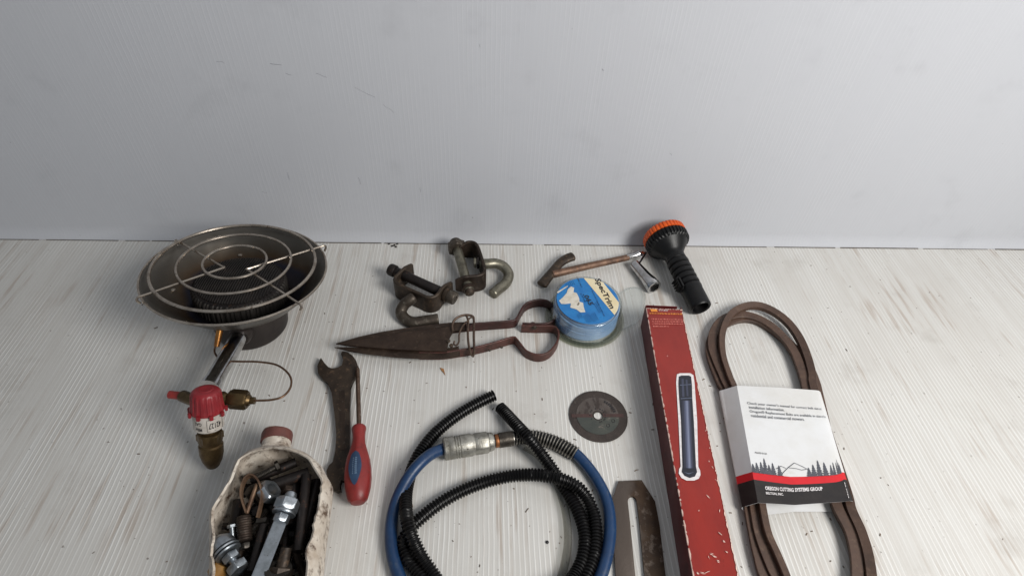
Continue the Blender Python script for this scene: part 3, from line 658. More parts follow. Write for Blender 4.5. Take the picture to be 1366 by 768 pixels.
# ------------------------------------------------------------------ hook clamps
def hook_clamp(name, label, rimpx, ztop, thick, hookpts, hr_, bolt_a, bolt_b, br_, metals, extra):
    root = thing(name, label, 'hook clamp', W(*rimpx[len(rimpx) // 2], 0), 'hook clamps')
    bm = BM(); P = spline([V(p.x, p.y, ztop / 2 + .0005) for p in [W(x, y, ztop) for x, y in rimpx]], .0015)
    h = ztop / 2
    def sect(i):
        n = len(P); e = min(i, n - 1 - i) / n; q = h * (1 if e > .10 else (.62 + 3.8 * e)); t = thick / 2; b = .0012
        return [(-t, -q + b), (-t + b, -q), (t - b, -q), (t, -q + b), (t, q - b), (t - b, q), (-t + b, q), (-t, q - b)]
    sweep(bm, P, sect, up=V(0, 0, 1)); obj('bracket', bm, metals[0], root)
    bm = BM(); Hp = spline(hookpts, .002); tube(bm, Hp, lambda i: hr_ * (.9 if i in (0, len(Hp) - 1) else 1), 20); obj('hook_rod', bm, metals[1], root)
    d = (bolt_b - bolt_a).normalized(); L_ = (bolt_b - bolt_a).length
    bm = BM(); lathe(bm, [(br_ * .95, 0), (br_, .001), (br_, L_ - .001), (br_ * .9, L_)], axis_m(bolt_a, d), 28); obj('bolt', bm, metals[2], root)
    extra(root, bolt_a, bolt_b, d)
    return root
def ex1(root, a, b, d):
    bm = BM(); lathe(bm, [(.0085, -.010), (.0095, -.008), (.0095, .0), (.0088, .001)], axis_m(a, d), 32); obj('bolt_head', bm, black_steel, root)
    bm = BM(); lathe(bm, [(.0112, -.002), (.0118, 0), (.0118, .003), (.008, .0035)], axis_m(b - d * .006, d), 32); obj('rusty_washer', bm, rust_brown, root)
    bm = BM(); lathe(bm, [(.0098, -.003), (.0102, -.0015), (.0102, .008), (.0092, .0095), (.0040, .0097), (.0036, .0085), (.0001, .0085)], axis_m(b, d), 36); obj('end_nut', bm, rust_grey, root)
hook_clamp('hook_clamp', 'rusty brown hook clamp nearer the shears, its hook curling toward them', [(549, 348), (538, 358), (527.5, 369), (528, 376), (540, 382), (558, 390), (571, 395.5), (582, 393), (590, 383), (602, 372)], .034, .0048,
           [W(552, 396, .026), W(547, 400, .024), W(539.5, 406, .018), (W(535, 416, .011)), W(540, 425, .0078), W(551, 430, .0078), W(566, 428.5, .0078), W(585, 425.5, .0086)], .0084,
           W(527, 362, .024), W(600, 395, .020), .0078, (rust_brown, rust_grey, black_steel), ex1)
def ex2(root, a, b, d):
    bm = BM(); hexring(bm, axis_m(a - d * .005, d, V(0, 0, 1)), .0155, .013, 0); lathe(bm, [(.009, -.012), (.0105, -.009), (.0105, -.004)], axis_m(a, d), 28); obj('bolt_head', bm, rust_grey, root)
    bm = BM(); lathe(bm, [(.0088, -.002), (.0102, -.001), (.0102, .003), (.0080, .004)], axis_m(b - d * .006, d), 32); obj('collar', bm, rust_dark, root)
    bm = BM(); prof = []; z = 0
    while z < .008: prof += [(.0072, z), (.0062, z + .0008)]; z += .0016
    lathe(bm, prof + [(.004, .0088), (.0001, .0082)], axis_m(b - d * .002, d), 24); obj('threaded_end', bm, rust_brown, root)
    c = W(636, 350, .022); wd = (W(662, 352, .02) - W(640, 352, .02)).normalized()
    for off, rr, m_ in ((0, .0105, black_steel), (-.005, .0085, galv)):
        bm = BM(); hexring(bm, axis_m(c + wd * off, wd), rr, .0045); obj('inner_nut', bm, m_, root)
hook_clamp('hook_clamp', 'dark grey hook clamp touching the back wall, big hex head and hook curling right', [(607, 369.5), (624, 368), (640, 366), (646.5, 360), (643, 345), (638, 330), (633, 323), (624, 322), (612, 325.5)], .035, .0050,
           [W(640, 352, .022), W(650, 352, .022), W(661, 351.5, .020), W(672, 356, .016), W(678.5, 366, .011), W(675, 377, .0078), W(666, 385, .0075), W(657, 392.5, .0082)], .0082,
           W(609, 329, .022), W(626, 388, .019), .0075, (rust_dark, galv, galv), ex2)

# ------------------------------------------------------------------ spring shears
root = thing('hand_shears', 'old rusty spring shears with long pointed blades and red-brown double bow handle', 'shears', W(600, 455, 0))
def ribbon(pxs, h, t, m, name, z0=.0004):
    P = spline([W(x, y, 0) + V(0, 0, z0 + h / 2) for x, y in pxs], .002); b = .0005
    def sect(i): 
        hh = h / 2; tt = t / 2; return [(-tt, -hh + b), (-tt + b, -hh), (tt - b, -hh), (tt, -hh + b), (tt, hh - b), (tt - b, hh), (-tt + b, hh), (-tt, hh - b)]
    bm = BM(); sweep(bm, P, sect, up=V(0, 0, 1)); return obj(name, bm, m, root)
up_ = ribbon([(590, 446), (610, 443.5), (633, 441), (660, 439), (683, 437), (689, 433), (693, 425), (699, 416), (708, 411), (720, 409), (731, 411.5), (738, 419), (740, 428), (737, 436), (728, 440.5), (712, 441), (696, 440.5)], .0165, .0026, red_paint, 'upper_bow')
lo_ = ribbon([(560, 479), (590, 479), (612, 476), (633, 472.5), (660, 465.5), (683, 458.5), (688, 460.5), (694, 468), (702, 477), (717, 482), (731, 478), (741, 466), (744, 455), (741.5, 447), (735, 443.8), (714, 443.6), (695, 443)], .0160, .0026, red_paint_bright, 'lower_bow')
bm = BM(); prism(bm, [W(x, y, .0155) for x, y in ((446, 462.5), (470, 463), (530, 466), (590, 466), (612, 461), (614, 474), (590, 477), (560, 477), (530, 475.5), (490, 471), (465, 467))], V(0, 0, .003), .0007); obj('lower_blade', bm, shear_steel, root)
bm = BM(); prism(bm, [W(x, y, .0195) for x, y in ((448, 457.5), (478, 449), (508, 442.5), (539, 437.5), (570, 433.5), (600, 430), (622, 428.8), (622, 439.5), (604, 441), (601, 447), (599, 452), (596, 468), (560, 467), (526, 465.5), (490, 462.5), (468, 460.5))], V(0, 0, .0032), .0007); ub = obj('upper_blade', bm, shear_steel, root)
bm = BM(); prism(bm, [W(x, y, .0198) for x, y in ((470, 452.5), (508, 444.5), (539, 439.5), (570, 435.6), (600, 432.0), (600, 435), (570, 438.5), (539, 442.3), (508, 447), (478, 453))], V(0, 0, .0004)); obj('blade_back', bm, rust_dark, ub)
for c in (W(602, 461, .0195), W(598, 455, .020)):
    bm = BM(); lathe(bm, [(.003, 0), (.0028, .0015), (.0015, .0022), (.0001, .0023)], axis_m(c, V(0, 0, 1)), 16); obj('rivet', bm, rust_brown, root)
for x, y in ((711, 431), (713, 436)):
    c = W(x, y, .0135); n_ = (CC - c); n_.z = 0; n_.normalize(); bm = BM(); lathe(bm, [(.0034, -.001), (.0032, .0012), (.0018, .0024), (.0001, .0026)], axis_m(c + n_ * .0012, n_), 18); obj('rivet', bm, rust_grey, root)
for x, y in ((653, 462), (669, 458)):
    c = W(x, y + 4, .0090); n_ = (CC - c); n_.z = 0; n_.normalize(); bm = BM(); lathe(bm, [(.0022, 0), (.0018, .0012), (.0001, .0014)], axis_m(c + n_ * .0010, n_), 14); obj('rivet', bm, rust_grey, lo_)
bm = BM()
zt = .0225
for pts, r_ in ((((604, 442, .021), (603.5, 434, zt), (606, 427, zt + .002), (613, 422, zt + .003), (622, 420, zt + .003), (630, 421.5, zt + .002), (632, 427, zt), (632, 450, .021), (632.5, 468, .019), (631, 475, .008)), .0018),
                (((622, 420.5, zt + .004), (624.5, 428, zt + .001), (624, 440, zt), (625, 458, .021), (628, 471, .017), (631, 475, .008)), .0017),
                (((622, 429, zt + .002), (616, 437, zt), (612.5, 446, .021), (612, 456, .021), (608.5, 460.5, .0205), (605.5, 459, .021), (606, 455, .021)), .0013),
                (((622, 430, zt + .003), (627, 424, zt + .004), (631, 423, zt + .002)), .0013)):
    tube(bm, spline([W(*p) for p in pts], .0015), r_, 8)
obj('wire_catch', bm, mat('catch_wire', rgb(104, 86, 74), rgb(72, 58, 50), None, 90, .45, .7, .1), root)

# ------------------------------------------------------------------ trimmer line spool
SC = V(.1500, .5640, 0); ZL = .0405
root = thing('line_spool', 'round clear pack of blue trimmer line with torn blue and cream label', 'line spool', SC)
def ring_prof(bm, prof, k=64, closed=True): lathe(bm, prof + ([prof[0]] if closed else []), Matrix.Translation(SC), k, close_ends=False)
bm = BM(); ring_prof(bm, [(.0001, .001), (.036, .001), (.0375, .004), (.0375, .037), (.036, .039), (.0001, .039)], closed=False); obj('core', bm, pale_core, root)
for i in range(9):                                     # turns of line
    for j in range(3):
        rr = .0395 + j * .0031; z = .0062 + i * .0031 + rnd.uniform(-.0003, .0003)
        if j < 2 and i < 8: continue
        bm = BM(); ph = rnd.uniform(0, 6)
        P = [SC + V((rr + .0005 * math.sin(3 * a + ph)) * math.cos(a), (rr + .0005 * math.sin(3 * a + ph)) * math.sin(a), z + .0006 * math.sin(2 * a + ph)) for a in [2 * PI * q / 60 for q in range(60)]]
        tube(bm, P, .0016, 8, closed=True, up=V(0, 0, 1)); obj('line_turn', bm, line_blue, root)
bm = BM(); prof = [(.0505, .0)] 
ring_prof(bm, [(.0520, .0060), (.0510, .0330), (.0500, .0385), (.0485, .0402), (.0460, .0406), (.0460, .0399), (.0480, .0394), (.0492, .0380), (.0502, .0326), (.0512, .0060)]); obj('clear_lid', bm, clear_m, root)
bm = BM(); ring_prof(bm, [(.0478, .0012), (.0550, .0015), (.0585, .0025), (.0585, .0048), (.0550, .0060), (.0515, .0062), (.0515, .0050), (.0545, .0048), (.0560, .0040), (.0545, .0030), (.0478, .0024)]); obj('clear_tray', bm, clear_dirty, root)
# hinged flap lying right of the pack
bm = BM(); fl = [(826, 392), (838, 385), (852, 384), (860, 392), (858, 412), (850, 428), (838, 436), (828, 440)]
P = spline([W(x, y, .004) for x, y in fl], .004); tube(bm, P, .0012, 8)
P2 = [W(x, y, .0025) for x, y in fl]; fs = bm.faces.new([bm.verts.new(p) for p in P2])
obj('clear_flap', bm, clear_m, root)
def clip(poly, c, r, z, n=72):
    out = [(p.x, p.y) for p in poly]
    for i in range(n):
        a, b = 2 * PI * i / n, 2 * PI * (i + 1) / n; A = (c.x + r * math.cos(a), c.y + r * math.sin(a)); B = (c.x + r * math.cos(b), c.y + r * math.sin(b))
        def ins(p): return (B[0] - A[0]) * (p[1] - A[1]) - (B[1] - A[1]) * (p[0] - A[0]) >= 0
        new = []
        for j in range(len(out)):
            p, q = out[j - 1], out[j]
            if ins(p) != ins(q):
                dx, dy = q[0] - p[0], q[1] - p[1]; den = (B[0] - A[0]) * dy - (B[1] - A[1]) * dx
                t = -((B[0] - A[0]) * (p[1] - A[1]) - (B[1] - A[1]) * (p[0] - A[0])) / den; new.append((p[0] + dx * t, p[1] + dy * t))
            if ins(q): new.append(q)
        out = new
        if not out: return []
    return [V(x, y, z) for x, y in out]
LR = .0450
bm = BM(); lathe(bm, [(.0001, ZL - .001), (LR, ZL - .001), (LR, ZL - .0002), (.0001, ZL - .0002)], Matrix.Translation(SC), 72, close_ends=False); lab = obj('round_label', bm, spool_blue, root)
zz = ZL + .0001
band = clip([W(x, y, zz) for x, y in ((768, 358), (790, 358), (838, 419), (823, 424))], SC, LR - .0003, zz)
sheet([band], cream, lab, 'cream_band')
def ct(x, y, z): return W(720 + x / 6.98, 355 + y / 6.98, z)
sheet([[ct(x, y, zz + .0002) for x, y in ((180, 320), (200, 350), (240, 352), (290, 345), (285, 385), (340, 400), (380, 430), (425, 427), (410, 380), (404, 340), (370, 330), (368, 300), (345, 250), (315, 240), (320, 200), (290, 188), (262, 215), (250, 250), (215, 290))]], torn, lab, 'torn_patch')
sheet([[ct(x, y, zz + .0002) for x, y in ((160, 240), (168, 252), (260, 190), (262, 178))]], torn, lab, 'torn_patch')
sheet([[ct(x, y, zz + .0004) for x, y in ((345, 360), (360, 365), (372, 345), (362, 333))]], mat('tear_shade', rgb(120, 112, 100), None, None, 90, .8), lab, 'torn_hole')
def tq(x0, y0, x1, y1, h, lift=.0003):
    """text box from start to end in crop pixels; letters stand h to the right of the reading direction's left"""
    a, b = ct(x0, y0, zz + lift), ct(x1, y1, zz + lift); d = (b - a); up = V(-d.y, d.x, 0).normalized() * h
    return lambda u, v: a + d * u + up * (1 - v)
lettering('lettering', 'SpecTrim', tq(495, 122, 640, 400, .0112), black_ink, lab, .03)
lettering('lettering', '.065', tq(400, 262, 462, 365, .0075), black_ink, lab, .02)
lettering('lettering', 'LINE', tq(378, 255, 420, 335, .0022), mat('navy_ink', rgb(20, 50, 100), None, None, 60, .5), lab, .0)
lettering('lettering', 'TRIMMER LINE', tq(470, 200, 600, 470, .0016), mat('navy_ink_small', rgb(30, 54, 90), None, None, 60, .5), lab, .0)
lettering('lettering', 'CLEAR HALF', tq(340, 95, 385, 195, .0022), black_ink, lab)
bm = BM()
for i, (x0, y0, n_, ln) in enumerate(((290, 110, 6, 70), (445, 440, 4, 85), (505, 430, 4, 80), (190, 120, 5, 60), (370, 430, 3, 55), (530, 330, 3, 110))):
    for k_ in range(n_):
        f = tq(x0 - k_ * 13, y0 + k_ * 8, x0 - k_ * 13 + ln * .5, y0 + k_ * 8 + ln * .86, .0006); u = 0
        while u < .92:
            w_ = rnd.uniform(.05, .16); P = [f(u, 0), f(min(u + w_, 1), 0), f(min(u + w_, 1), 1), f(u, 1)]
            if all(((p - SC).xy.length < LR - .001) for p in P): bm.faces.new([bm.verts.new(p) for p in P])
            u += w_ + .04
obj('small_print', bm, mat('navy_small_print', rgb(24, 60, 110), None, None, 60, .5), lab)

# ------------------------------------------------------------------ T-handle socket wrench
root = thing('socket_wrench', 'rusty T-handle wrench with chrome swivel socket, behind the line spool', 'socket wrench', W(790, 360, 0))
def ell(r1, r2, n=16): return [(r1 * math.cos(2 * PI * j / n), r2 * math.sin(2 * PI * j / n)) for j in range(n)]
P = spline([W(722, 381, .008), W(735, 365, .010), W(747, 351, .012), W(757, 344.5, .014), W(766, 341.5, .015)], .002); n = len(P)
bm = BM(); sweep(bm, P, lambda i: ell(.0082 * min(1, .55 + min(i, n - 1 - i) * .3) * (1.15 - .25 * math.sin(PI * i / n)), .0052 * min(1, .5 + min(i, n - 1 - i) * .3)), up=V(0, 0, 1)); obj('cross_handle', bm, rust_brown, root)
bm = BM(); P = [W(737, 366, .010), W(786, 354.5, .0105), W(838, 343.3, .010)]; tube(bm, P, lambda i: (.0060, .0056, .0050)[i], 18); obj('shaft', bm, mat('scaly_rust', rgb(128, 100, 82), rgb(88, 66, 54), rgb(156, 104, 66), 70, .55, .45, .4), root)
bm = BM(); P = [W(836, 343.5, .010), W(846, 341, .010), W(852, 338.5, .011)]; tube(bm, P, lambda i: (.0052, .0048, .0056)[i], 18); obj('chrome_neck', bm, chrome, root)
jc = W(857, 339, .011)
ax = (W(864, 346, .011) - W(850, 337, .011)).normalized(); sd = V(-ax.y, ax.x, 0)
for s_ in (-1, 1):
    bm = BM(); a = W(850, 338.5, .011) + sd * .0035 * s_; b = jc + sd * .0045 * s_ + ax * .002; tube(bm, spline([a, a.lerp(b, .5) + sd * .0015 * s_, b], .001), .0019, 10); obj('swivel_fork', bm, chrome, root)
bm = BM(); box(bm, jc, ax * .0035, sd * .0035, V(0, 0, .0035), .0006); obj('swivel_block', bm, chrome, root)
bm = BM(); tube(bm, [W(861, 337, .012), W(858, 342, .012), W(851, 353, .012)], .0024, 12); obj('swivel_link', bm, chrome, root)
sa, sb = W(845, 351, .0095), W(873, 383.5, .0105); sdn = (sb - sa).normalized(); SL = (sb - sa).length
bm = BM(); k = 48; 
hexf = lambda a: math.cos(PI / 6) / math.cos((a % (PI / 3)) - PI / 6)
lathe(bm, [(.0001, -.001), (.0050, 0), (.0082, .003), (.0090, SL * .35), (.0098, SL * .6), (.0116, SL * .8), (.0120, SL - .0006), (.0116, SL), (.0090, SL), (.0088, SL - .014), (.0001, SL - .014)], axis_m(sa, sdn), k, lambda i, a: (hexf(a) * 1.06 if i in (8, 9) else 1)); s0 = obj('socket', bm, chrome, root)
n_ = (V(-.75, -.35, .6)); n_ = (n_ - sdn * n_.dot(sdn)).normalized(); bm = BM(); lathe(bm, [(.0001, -.0005), (.0018, -.0002), (.0024, .0006), (.0018, .0010)], axis_m(sa + sdn * .004 + n_ * .0068, n_), 16); obj('socket_pin', bm, black_steel, s0)

# ------------------------------------------------------------------ torch
th, tt_ = W(887, 317, .0365), W(935, 411, .0170)
th.y = min(th.y, WY - .018)
root = thing('torch', 'black rubber torch with orange lens ring, lying head against the back wall', 'torch', (th + tt_) / 2)
d = (th - tt_).normalized(); TL = (th - tt_).length; Mt = axis_m(tt_, d); s = TL / .150
def P_(l): return [(r_, z * s) for r_, z in l]
prof = [(.0001, .012), (.0115, .011), (.0125, .001), (.0150, -.0005), (.0162, .001), (.0165, .004), (.0165, .034)]
z = .034
for i in range(6): prof += [(.0168, z + .001), (.0172, z + .004), (.0168, z + .0075), (.0143, z + .0088), (.0143, z + .0100)]; z += .0105
prof += [(.0160, z + .001), (.0158, .104), (.0160, .110), (.0185, .114), (.0245, .122), (.0300, .1295), (.0322, .132)]
bm = BM(); lathe(bm, P_(prof), Mt, 56, close_ends=False); obj('body', bm, black_plastic, root)
bm = BM(); lathe(bm, P_([(.0300, .1295), (.0328, .1315), (.0340, .134), (.0344, .1445), (.0335, .146), (.030, .1465)]), Mt, 200, lambda i, a: 1 + (.032 * (1 if math.sin(a * 36) > -.2 else -1) if 1 <= i <= 3 else 0), close_ends=False); obj('head_grip', bm, black_plastic, root)
bm = BM(); lathe(bm, P_([(.030, .1462), (.0345, .1464), (.0348, .150), (.0345, .157), (.0325, .1595), (.030, .1600), (.0290, .1575)]), Mt, 200, lambda i, a: 1 + (.018 * (1 if math.sin(a * 36) > -.3 else -1) if 1 <= i <= 4 else 0), close_ends=False); orr = obj('lens_ring', bm, orange, root)
bm = BM(); lathe(bm, P_([(.0001, .1580), (.018, .1578), (.0292, .1572)]), Mt, 48, close_ends=False); obj('lens', bm, clear_m, orr)
bm = BM(); lathe(bm, P_([(.005, .135), (.014, .142), (.0285, .157)]), Mt, 48, close_ends=False); obj('reflector', bm, chrome, orr)
sv = V(-1, -.05, .25); sv = (sv - d * sv.dot(d)).normalized(); qv = d.cross(sv)
bm = BM(); c = tt_ + d * .047 * s + sv * .0190; box(bm, c, d * .0115, qv * .0085, sv * .0045, .003); sw = obj('switch', bm, black_plastic, root)
for i in range(4):
    bm = BM(); c2 = c + d * (-.0072 + i * .0048) + sv * .0048; box(bm, c2, d * .0010, qv * .0072, sv * .0014, .0005); obj('switch_rib', bm, black_plastic, sw)

# ------------------------------------------------------------------ red carton
BZ = .046
TL_, TR_, BL_, BR_ = W(862, 411, BZ), W(909.5, 413, BZ), W(925, 768, BZ), W(984.8, 768, BZ)
ext = 1.14
bl2 = TL_.lerp(BL_, ext); br2 = TR_.lerp(BR_, ext)
root = thing('torch_carton', 'long red carton with white-edged picture of a torch and scuffed edges', 'carton', (TL_ + BR_) / 2 - V(0, 0, BZ))
back_l, back_r = W(855.5, 407, BZ), W(901, 407, BZ)
back_l = TL_ + (TL_ - BL_).normalized() * .0055; back_r = TR_ + (TR_ - BR_).normalized() * .0055
dl = V(-.0022, 0, 0)
def wearline(a, b, n, amp, seed):
    return [a.lerp(b, i / n) + V(amp * noise.noise(V(seed, i * .37, 0)), amp * noise.noise(V(0, i * .37, seed)), amp * .5 * noise.noise(V(i * .4, seed, 3))) for i in range(n + 1)]
def panel(name, a, b, c, d_, nrm, t, m, nx=60, ny=4):
    """a-b one long edge, d-c the other; thin card with real thickness"""
    bm = BM(); G = []
    for side in (0, 1):
        g = []
        for i in range(nx + 1):
            u = i / nx; row = []
            for j in range(ny + 1):
                v = j / ny; p = (a.lerp(b, u)).lerp(d_.lerp(c, u), v); wv = .0007 * noise.noise(p * 22) * math.sin(PI * v)
                row.append(bm.verts.new(p + nrm * (wv - side * t)))
            g.append(row)
        G.append(g)
    for g in G:
        for i in range(nx):
            for j in range(ny): bm.faces.new((g[i][j], g[i + 1][j], g[i + 1][j + 1], g[i][j + 1]))
    for i in range(nx):
        for j in (0, ny): bm.faces.new((G[0][i][j], G[0][i + 1][j], G[1][i + 1][j], G[1][i][j]))
    for j in range(ny):
        for i in (0, nx): bm.faces.new((G[0][i][j], G[0][i][j + 1], G[1][i][j + 1], G[1][i][j]))
    return obj(name, bm, m, root)
dn = V(0, 0, -BZ + .0008)
top = panel('top_panel', TL_ - V(0, 0, .0), bl2, br2, TR_, V(0, 0, 1), .0007, red_card)
e_ = V(-.0004, 0, -.0004)
fl_l, fl_r = V(W(854.5, 421, 0).x, back_l.y, .0008), None
lb0, lb1 = V(back_l.x + .002, back_l.y, .0008), V(bl2.x + .001, bl2.y, .0008)
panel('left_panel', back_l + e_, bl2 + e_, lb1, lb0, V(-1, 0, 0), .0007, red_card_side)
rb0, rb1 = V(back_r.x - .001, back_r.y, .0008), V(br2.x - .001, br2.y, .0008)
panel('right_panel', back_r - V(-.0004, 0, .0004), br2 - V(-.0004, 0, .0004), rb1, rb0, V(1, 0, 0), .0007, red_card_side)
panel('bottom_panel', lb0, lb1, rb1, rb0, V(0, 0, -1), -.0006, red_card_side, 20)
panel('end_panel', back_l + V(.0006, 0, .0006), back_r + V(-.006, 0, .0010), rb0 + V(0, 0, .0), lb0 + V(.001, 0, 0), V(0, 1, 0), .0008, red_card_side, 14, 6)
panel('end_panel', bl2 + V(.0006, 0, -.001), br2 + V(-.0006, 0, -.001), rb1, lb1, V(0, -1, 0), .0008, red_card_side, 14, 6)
# scuffed bare-card edges: irregular chips of exposed card along the folds
bm = BM()
for a, b, inn_ in ((TL_, bl2, 1), (TR_, br2, -1)):
    t = 0
    while t < 1:
        ln = rnd.uniform(.004, .030); wd = rnd.uniform(.0003, .0011); u1 = min(1, t + ln); n = 5
        L1 = [a.lerp(b, t + (u1 - t) * i / n) for i in range(n + 1)]
        for i in range(n):
            w0 = wd * (math.sin(PI * i / n) * .8 + .25 + rnd.uniform(0, .3)); w1 = wd * (math.sin(PI * (i + 1) / n) * .8 + .25 + rnd.uniform(0, .3))
            p, q = L1[i] + V(0, 0, .0007), L1[i + 1] + V(0, 0, .0007)
            bm.faces.new([bm.verts.new(x) for x in (p - V(inn_ * .0003, 0, .0004), p + V(inn_ * w0, 0, 0), q + V(inn_ * w1, 0, 0), q - V(inn_ * .0003, 0, .0004))])
            bm.faces.new([bm.verts.new(x) for x in (p - V(inn_ * .0004, 0, .0002), p - V(inn_ * .0006, 0, w0 * .9 + .0004), q - V(inn_ * .0006, 0, w1 * .9 + .0004), q - V(inn_ * .0004, 0, .0002))])
        t = u1 + (rnd.uniform(0, .012) if rnd.random() < .55 else 0)
for i in range(14):
    p = TL_.lerp(TR_, (i + rnd.random() * .3) / 14) + V(0, -.0004, .0008); w_ = rnd.uniform(.002, .0038); h_ = rnd.uniform(.0006, .0022)
    bm.faces.new([bm.verts.new(x) for x in (p, p + V(w_, 0, 0), p + V(w_ * .9, -h_, 0), p + V(.0004, -h_ * rnd.uniform(.5, 1), 0))])
o = obj('worn_edges', bm, card_raw, root); o['kind'] = 'stuff'
bm = BM()   # scuff flecks
for x, y, l_, a_ in ((948, 596, 3, 2), (946, 615, 2.5, 2.2), (951, 623, 3, 1), (942, 574, 2, 2), (945, 662, 7, .9), (961, 681, 5, 2), (962, 711, 6, .8), (966, 722, 4, .9), (950, 738, 5, .4), (954, 742, 6, .3), (947, 743, 4, 1.5), (958, 748, 4, .5), (943, 762, 8, -.3), (938, 764, 8, .3), (930, 764, 4, 1), (922, 556, 3, 1.2), (928, 553, 3, 1.4), (940, 549, 3, 2), (913, 700, 3, .3), (924, 580, 3, 2), (932, 680, 2, .2), (890, 475, 2, .3), (955, 640, 2.5, .5), (970, 735, 3, 1)):
    for k_ in range(2):
        p = W(x + rnd.uniform(-1.5, 1.5), y + rnd.uniform(-1, 1), BZ + .0011); dx = V(math.cos(a_), -math.sin(a_), 0) * l_ * .0004; sy = V(-dx.y, dx.x, 0).normalized() * rnd.uniform(.0002, .0006)
        bm.faces.new([bm.verts.new(q) for q in (p - dx, p + sy * .7, p + dx, p - sy)])
o = obj('scuff_flecks', bm, card_raw, root); o['kind'] = 'stuff'
zb = BZ + .0009
def poly(px, z): return [W(x, y, z) for x, y in px]
sheet([poly([(903, 499), (907, 497.5), (921, 497.5), (925, 500), (926.5, 510), (930, 560), (931.5, 622), (934, 627), (934.5, 633), (932, 638), (926, 640.5), (916, 640.5), (909, 637), (905.5, 631), (906, 625), (908, 622), (905, 560), (902, 510)], zb)], white_ink, top, 'picture_outline')
sheet([poly([(905.5, 502), (909, 500.5), (919, 500.5), (922, 502), (923, 512), (923.5, 530), (925.5, 560), (928.5, 622), (930, 629), (927, 635), (920, 637), (913, 634), (909.5, 629), (910.5, 622), (908.5, 560), (906, 530), (905, 512)], zb + .0003)], torch_ink, top, 'torch_picture')
for u0, u1, c_ in ((.14, .30, (44, 46, 60)), (.30, .42, (66, 70, 90)), (.42, .52, (98, 104, 128)), (.52, .60, (122, 128, 150)), (.60, .68, (88, 94, 116)), (.68, .80, (56, 58, 74))):
    def bx_(u, y): x0_, x1_ = 905.5 + (y - 502) * .035, 922.5 + (y - 502) * .050; return (x0_ + (x1_ - x0_) * u, y)
    mm_ = mat('torch_picture_tone', rgb(*c_), None, None, 90, .4)
    sheet([poly([bx_(u0, 534), bx_(u1, 534), bx_(u1, 624), bx_(u0, 624)], zb + .0006)], mm_, top, 'torch_tone_print')
sheet([poly([(909, 505), (912, 505), (913, 529), (910, 529)], zb + .0006), poly([(914.5, 506), (917, 506), (918.5, 528), (916, 528)], zb + .0006)], mat('torch_head_tone', rgb(62, 66, 84), None, None, 90, .4), top, 'torch_head_print')
sheet([poly([(907, 513), (922, 512), (922, 512.8), (907, 513.8)], zb + .0006), poly([(908, 531), (923, 530), (923, 530.8), (908, 531.8)], zb + .0006), poly([(912, 629), (919, 632), (926, 629), (919, 630.8)], zb + .0006)], torch_ink2, top, 'torch_ring_print')
def words(f, m, name, u0, u1, rows, h):
    bm = BM()
    for v, e in rows:
        u = u0
        while u < u0 + (u1 - u0) * e:
            w_ = rnd.uniform(.012, .075); q = min(u + w_, u1); k_ = max(1, int(w_ / .014))
            for j in range(k_):
                a0 = u + (q - u) * j / k_; a1 = u + (q - u) * (j + .78) / k_; hh = h * rnd.choice((.6, .75, 1))
                bm.faces.new([bm.verts.new(p) for p in (f(a0, v - hh), f(a1, v - hh), f(a1, v), f(a0, v))])
            u = q + .018
    return obj(name, bm, m, top)
F = quadmap(((862, 411), (909.5, 413), (914, 435), (867, 435)), BZ, .0010)
words(F, yellow_ink, 'yellow_print', .06, .98, ((.34, 1),), .10)
words(F, pink_ink, 'small_print', .08, .96, ((.66, 1), (.79, .95), (.92, 1), (1.06, .5)), .07)
words(F, white_ink, 'white_print', .34, .6, ((.14, 1),), .07)
sheet([[F(u, v) for u, v in ((.1, .06), (.28, .05), (.3, .2), (.12, .2))]], yellow_ink, top, 'print_block')

# ------------------------------------------------------------------ drive belt in card sleeve
def bp(l, z=0): return [(x, y) for x, y in l]
turns = [
 ([(982, 530), (972, 502), (963.5, 474), (963, 445), (974, 421), (993, 410), (1012, 409), (1032, 417), (1051, 432), (1066, 453), (1076, 477), (1082, 500), (1086, 525)], [(1126, 650), (1134, 680), (1148, 712), (1158, 750), (1160, 790), (1146, 835), (1105, 858), (1072, 838), (1050, 775), (1036, 741), (1023, 711), (1016, 678), (1011, 650)], .0130),
 ([(975, 532), (966, 508), (954, 480), (949, 462), (952, 443), (965, 427), (985, 421), (1005, 424), (1025, 434), (1043, 450), (1058, 470), (1067, 492), (1073, 512), (1077, 530)], [(1108, 650), (1116, 678), (1133, 712), (1141, 750), (1140, 790), (1122, 822), (1098, 828), (1070, 815), (1038, 775), (1023, 744), (1012, 712), (1006, 680), (1001, 650)], .0085),
 ([(970, 534), (960, 510), (949, 482), (946, 464), (952, 447), (968, 433), (988, 426), (1008, 428), (1028, 439), (1048, 455), (1066, 474), (1079, 493), (1086, 510), (1091, 530)], [(1118, 650), (1126, 680), (1141, 712), (1151, 750), (1152, 788), (1138, 825), (1100, 845), (1060, 830), (1022, 775), (1011, 742), (1004, 710), (999, 682), (994, 650)], .0050)]
root = thing('drive_belt', 'long brown rubber belt coiled into an oblong loop inside a white card sleeve', 'belt', W(1060, 600, 0))
